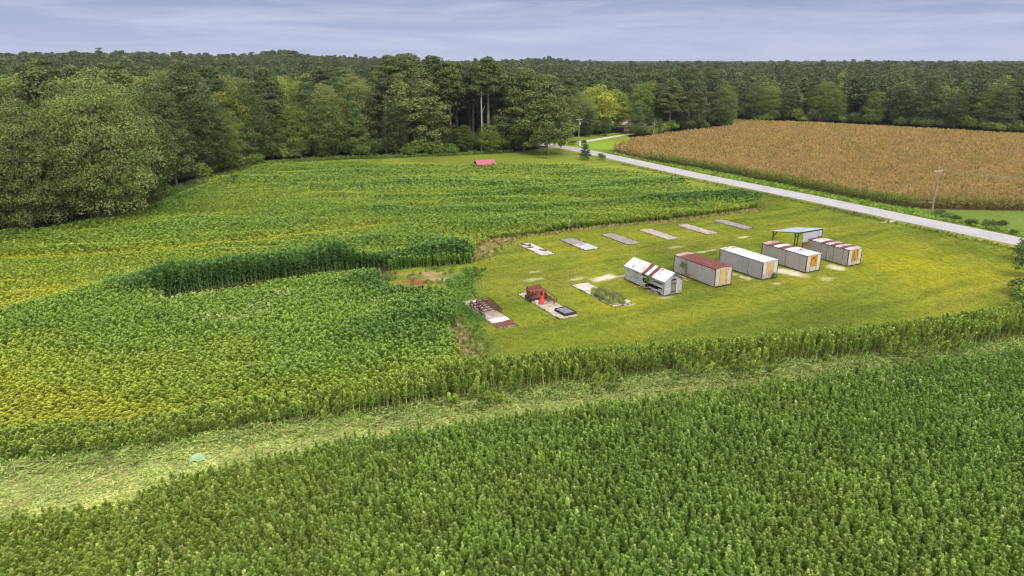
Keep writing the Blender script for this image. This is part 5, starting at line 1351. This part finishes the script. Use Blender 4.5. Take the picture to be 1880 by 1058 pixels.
gr = (sst(3.4, 1.2, dline(X, Y, FRONT)) * .95 + .75 * sst(2.6, 1.2, np.abs(dline(X, Y, FR2) - 2.2)) * rng.random(n))[:, None]; gr = np.clip(gr, 0, 1)
tint = tint * (1 - gr) + np.array([.12, .19, .035]) * rng.uniform(.6, 1.3, (n, 1)) * gr
gp = (rng.random(n) < .16); tint[gp] = np.array([.13, .155, .04]) * rng.uniform(.8, 1.2, (gp.sum(), 1))
hs = rng.uniform(.88, 1.1, n) * (.96 + .1 * c2) * np.where(sst(3.4, 1.2, dline(X, Y, FRONT)) > .5, .95, 1)
scatter('corn_field', 'ripening tan corn field beyond the road', 'corn', CN, X, Y, np.zeros(n), np.c_[rng.normal(0, .07, n), rng.normal(0, .07, n), rng.uniform(0, 6.28, n)], np.c_[rng.uniform(.9, 1.2, (n, 2)), hs], np.where(l == 0, rng.integers(0, 4, n), 4 + rng.integers(0, 3, n)), tint)

# weeds and grass
def tuft(name, seed, nb, h, w, bw, droop=.4, seedhead=False):
    L_ = Leafy(seed); r = L_.r; a = r.uniform(0, 6.28, nb); rr = w * np.sqrt(r.random(nb)) / 2
    lean = r.uniform(.1, droop, nb); T = norm(np.c_[np.cos(a) * lean, np.sin(a) * lean, np.ones(nb)])
    hh = h * r.uniform(.5, 1.1, nb); C = np.c_[np.cos(a) * rr, np.sin(a) * rr, hh * .5 * T[:, 2]]
    L_.add(C, T, norm(L_.rnd(nb) * [1, 1, .2]), hh, bw, np.ones(3) * r.uniform(.7, 1.3, (nb, 1)))
    return L_.mesh(name, [M['grass']])
def weed(name, seed, n_, h, w, sz):
    L_ = Leafy(seed); lobe_leaves(L_, (0, 0, h * .35), (w / 2, w / 2, h * .6), n_, sz, (1, 1, 1), .35); return L_.mesh(name, [M['crop']])
TF = [tuft('lawn_%d' % i, 700 + i, 22, .11, .8, .05, 1.2) for i in range(3)]
TG = [tuft('tall_%d' % i, 710 + i, 34, .8, .7, .05, .6) for i in range(3)]
WD = [weed('weed_%d' % i, 720 + i, 60, .7, .9, .2) for i in range(3)]
X, Y = grid(-10, 125, 50, 215, .5); k = (inpoly(X, Y, YARD)) & infr(X, Y, .82, 4) & (dline(X, Y, ROADC) > 3.6); X, Y = X[k], Y[k]
g_ = ground_col(X, Y); 
onslab = g_[:, 2] > .1
X, Y, g_ = X[~onslab], Y[~onslab], g_[~onslab]
for (sx, sy, sl2, sw) in ((-2.95, 81.2, 10.8, 2.7), (4.5, 84.35, 10.9, 2.75), (11.9, 88.5, 10.2, 2.7), (4.05, 112, 8.2, 2.5), (11.5, 115.4, 8.2, 2.85), (19.2, 119.1, 8.4, 2.75), (26.7, 122.65, 8.6, 2.7), (34.6, 126.6, 8.5, 2.7), (42.6, 130.6, 8.4, 2.6)):
    dx, dy = X - sx, Y - sy; u_ = dx * math.cos(A0) + dy * math.sin(A0); v_ = -dx * math.sin(A0) + dy * math.cos(A0)
    kk = ~((np.abs(u_) < sw / 2 + .05) & (np.abs(v_) < sl2 / 2 + .05)); X, Y, g_ = X[kk], Y[kk], g_[kk]
n = len(X); print('lawn', n)
scatter('lawn_grass', 'short mown grass of the yard around the barns', 'grass', TF, X, Y, np.zeros(n), np.c_[np.zeros((n, 2)), rng.uniform(0, 6.28, n)], np.c_[np.ones((n, 2)), rng.uniform(.6, 1.6, n)], rng.integers(0, 3, n), g_ * rng.uniform(.72, 1.4, (n, 1)))
# rank growth: verges, ditch, dry grass, mound, bare corner, slab edges
PX, PY, PT, PI, PS = [], [], [], [], []
def grow(X, Y, tint, kinds, s_, zsc=1.0, jit=.25):
    n_ = len(X); PX.append(X); PY.append(Y); PT.append(np.array(tint) * rng.uniform(1 - jit, 1 + jit, (n_, 1)) * np.ones((n_, 3))); PI.append(rng.choice(kinds, n_)); PS.append(np.c_[rng.uniform(.7, 1.3, n_) * s_, rng.uniform(.7, 1.3, n_) * s_, rng.uniform(.6, 1.3, n_) * s_ * zsc])
def along(pts, wd, sp, thr=1.0, sd=0):
    pts = np.array(pts); X, Y = grid(pts[:, 0].min() - wd, pts[:, 0].max() + wd, pts[:, 1].min() - wd, pts[:, 1].max() + wd, sp)
    k_ = (dline(X, Y, pts) < wd * (.6 + .8 * vnoise(X / 2.5, Y / 2.5, sd))) & (rng.random(len(X)) < thr) & infr(X, Y, .85, 6); return X[k_], Y[k_]
G3, T3, W3 = [0, 1, 2], [0, 1, 2], [3, 4, 5]
rl = np.array(ROADC)
x, y = along([(a + 4.6, b_ + 2.4) for a, b_ in ROADC[1:7]], 1.7, .5, .9, 1); kk = ~inpoly(x, y, CORN) & (dline(x, y, ROADC) > 3.5); grow(x[kk], y[kk], (.19, .27, .035), T3 + W3, .75)
x, y = along([(a + 6.6, b_ + 3.4) for a, b_ in ROADC[2:7]], 1.6, .6, .9, 7); kk = ~inpoly(x, y, CORN); grow(x[kk], y[kk], (.14, .22, .035), W3, .9)
x, y = along([(a - 5.6, b_ - 2.9) for a, b_ in ROADC[0:6]], 1.1, .5, .55, 2); grow(x, y, (.12, .15, .03), T3 + W3, .5)
x, y = along([(a + 4.9, b_ + 2.6) for a, b_ in ROADC[0:3]], 1.0, .5, .8, 3); grow(x, y, (.10, .17, .03), W3, .7)
for pts, wd in ((pl((925, 436), (1000, 431), (1100, 418), (1250, 405), (1390, 386)), .7), (pl((872, 470), (880, 455), (900, 446), (930, 438)), 2.6), (pl((815, 590), (840, 632), (872, 684)), 2.2)):
    x, y = along(pts, wd, .42, .95, 4); grow(x[::2], y[::2], (.55, .45, .22), T3, .6)
    x, y = along(pts, wd * 1.3, .7, .5, 5); grow(x, y, (.20, .22, .05), T3, .7)
x, y = along(pl((0, 822), (200, 803), (350, 788), (560, 762), (700, 742), (800, 722)), 3.4, .45, .9, 6); grow(x, y, (.20, .225, .03), T3 + [3], .75)
x, y = along(pl((870, 497), (848, 520), (842, 560), (852, 610), (880, 665)), 1.9, .5, .75, 8); grow(x, y, (.10, .19, .03), T3 + W3, .5)
X, Y = grid(-25, 0, 88, 108, .6); kk = inpoly(X, Y, BARE) & (ground_col(X, Y)[:, 0] < .28) & (fbm(X / 2, Y / 2, 9, 2) > .45); grow(X[kk], Y[kk], (.085, .14, .03), W3 + [0], .6)
mx_, my_ = local_to_world(11.9, 88.5, .1, -1.9)
th = rng.uniform(0, 6.28, 420); rr_ = np.sqrt(rng.random(420)) * (.75 + .5 * vnoise(th * 1.3, th * 0, 5)); ux = np.cos(th) * rr_ * 1.6; uy = np.sin(th) * rr_ * 3.2
x, y = mx_ + ux * math.cos(A0) - uy * math.sin(A0), my_ + ux * math.sin(A0) + uy * math.cos(A0)
kk = rng.random(420) < .85; grow(x[kk], y[kk], (.30, .32, .11), T3 + T3 + T3 + [3], .72, 1.2, .4)
for (bx, by, bl, bw) in ((28.15, 91.5, 8.5, 3), (35.9, 95, 8.5, 3), (43.6, 98.45, 8.5, 3), (51.35, 101.85, 8.5, 3), (20.3, 87.75, 8.4, 3)):
    m_ = 70; s1_ = rng.random(m_) * (bl + bw); lx = np.where(s1_ < bl, -.12, s1_ - bl); ly = np.where(s1_ < bl, s1_, -.15)
    x = bx + lx * math.cos(A0) - ly * math.sin(A0); y = by + lx * math.sin(A0) + ly * math.cos(A0); grow(x, y, (.15, .20, .03), T3, .32)
for (sx, sy, sl2, sw) in ((-2.95, 81.2, 10.8, 2.7), (4.5, 84.35, 10.9, 2.75), (11.9, 88.5, 10.2, 2.7), (4.05, 112, 8.2, 2.5), (11.5, 115.4, 8.2, 2.85), (19.2, 119.1, 8.4, 2.75), (26.7, 122.65, 8.6, 2.7), (34.6, 126.6, 8.5, 2.7), (42.6, 130.6, 8.4, 2.6)):
    m_ = 130; ly = rng.uniform(-sl2 / 2, sl2 / 2, m_); lx = rng.choice([-1, 1], m_) * (sw / 2 + rng.uniform(-.12, .12, m_))
    e_ = rng.random(m_) < .2; ly = np.where(e_, np.sign(ly) * sl2 / 2, ly); lx = np.where(e_, rng.uniform(-sw / 2, sw / 2, m_), lx)
    grow(sx + lx * math.cos(A0) - ly * math.sin(A0), sy + lx * math.sin(A0) + ly * math.cos(A0), (.17, .20, .03), T3, .28)
x, y = local_to_world(-2.95, 81.2, -1.6, 0); x, y = along([local_to_world(-2.95, 81.2, -1.7, -1.5), local_to_world(-2.95, 81.2, -1.6, 1.8)], .7, .35, .8, 11); grow(x, y, (.06, .13, .03), W3, .5)
x, y = along(np.vstack([CLEAR[:17]]), 2.2, .9, .85, 12); grow(x, y, (.10, .145, .03), W3, 1.5)
x, y = along(CLEAR[34:37], 2.2, 1.2, .85, 13); grow(x, y, (.08, .12, .03), W3, 2.0)
X = np.concatenate(PX); Y = np.concatenate(PY); n = len(X); print('weeds', n)
scatter('weeds', 'rough weeds and dry grass along the verges, slabs and field edges', 'weeds', TG + WD, X, Y, np.zeros(n), np.c_[rng.normal(0, .08, (n, 2)), rng.uniform(0, 6.28, n)], np.concatenate(PS), np.concatenate(PI), np.concatenate(PT))

# ------------------------------------------------------------------ haze
HAZE = 0.00007
hz = MB().box(-5200, 5200, -60, 5400, -2.0, 56.0)
hzo = hz.build('haze', None); tag(hzo, kind='stuff')
hm = bpy.data.materials.new('haze'); hm.use_nodes = True; ht = hm.node_tree; ht.nodes.clear()
ho = ht.nodes.new('ShaderNodeOutputMaterial'); pv = ht.nodes.new('ShaderNodeVolumePrincipled')
pv.inputs['Color'].default_value = (0.86, 0.90, 1.0, 1); pv.inputs['Density'].default_value = HAZE; pv.inputs['Anisotropy'].default_value = 0.2
ht.links.new(pv.outputs[0], ho.inputs['Volume']); hzo.data.materials.append(hm)
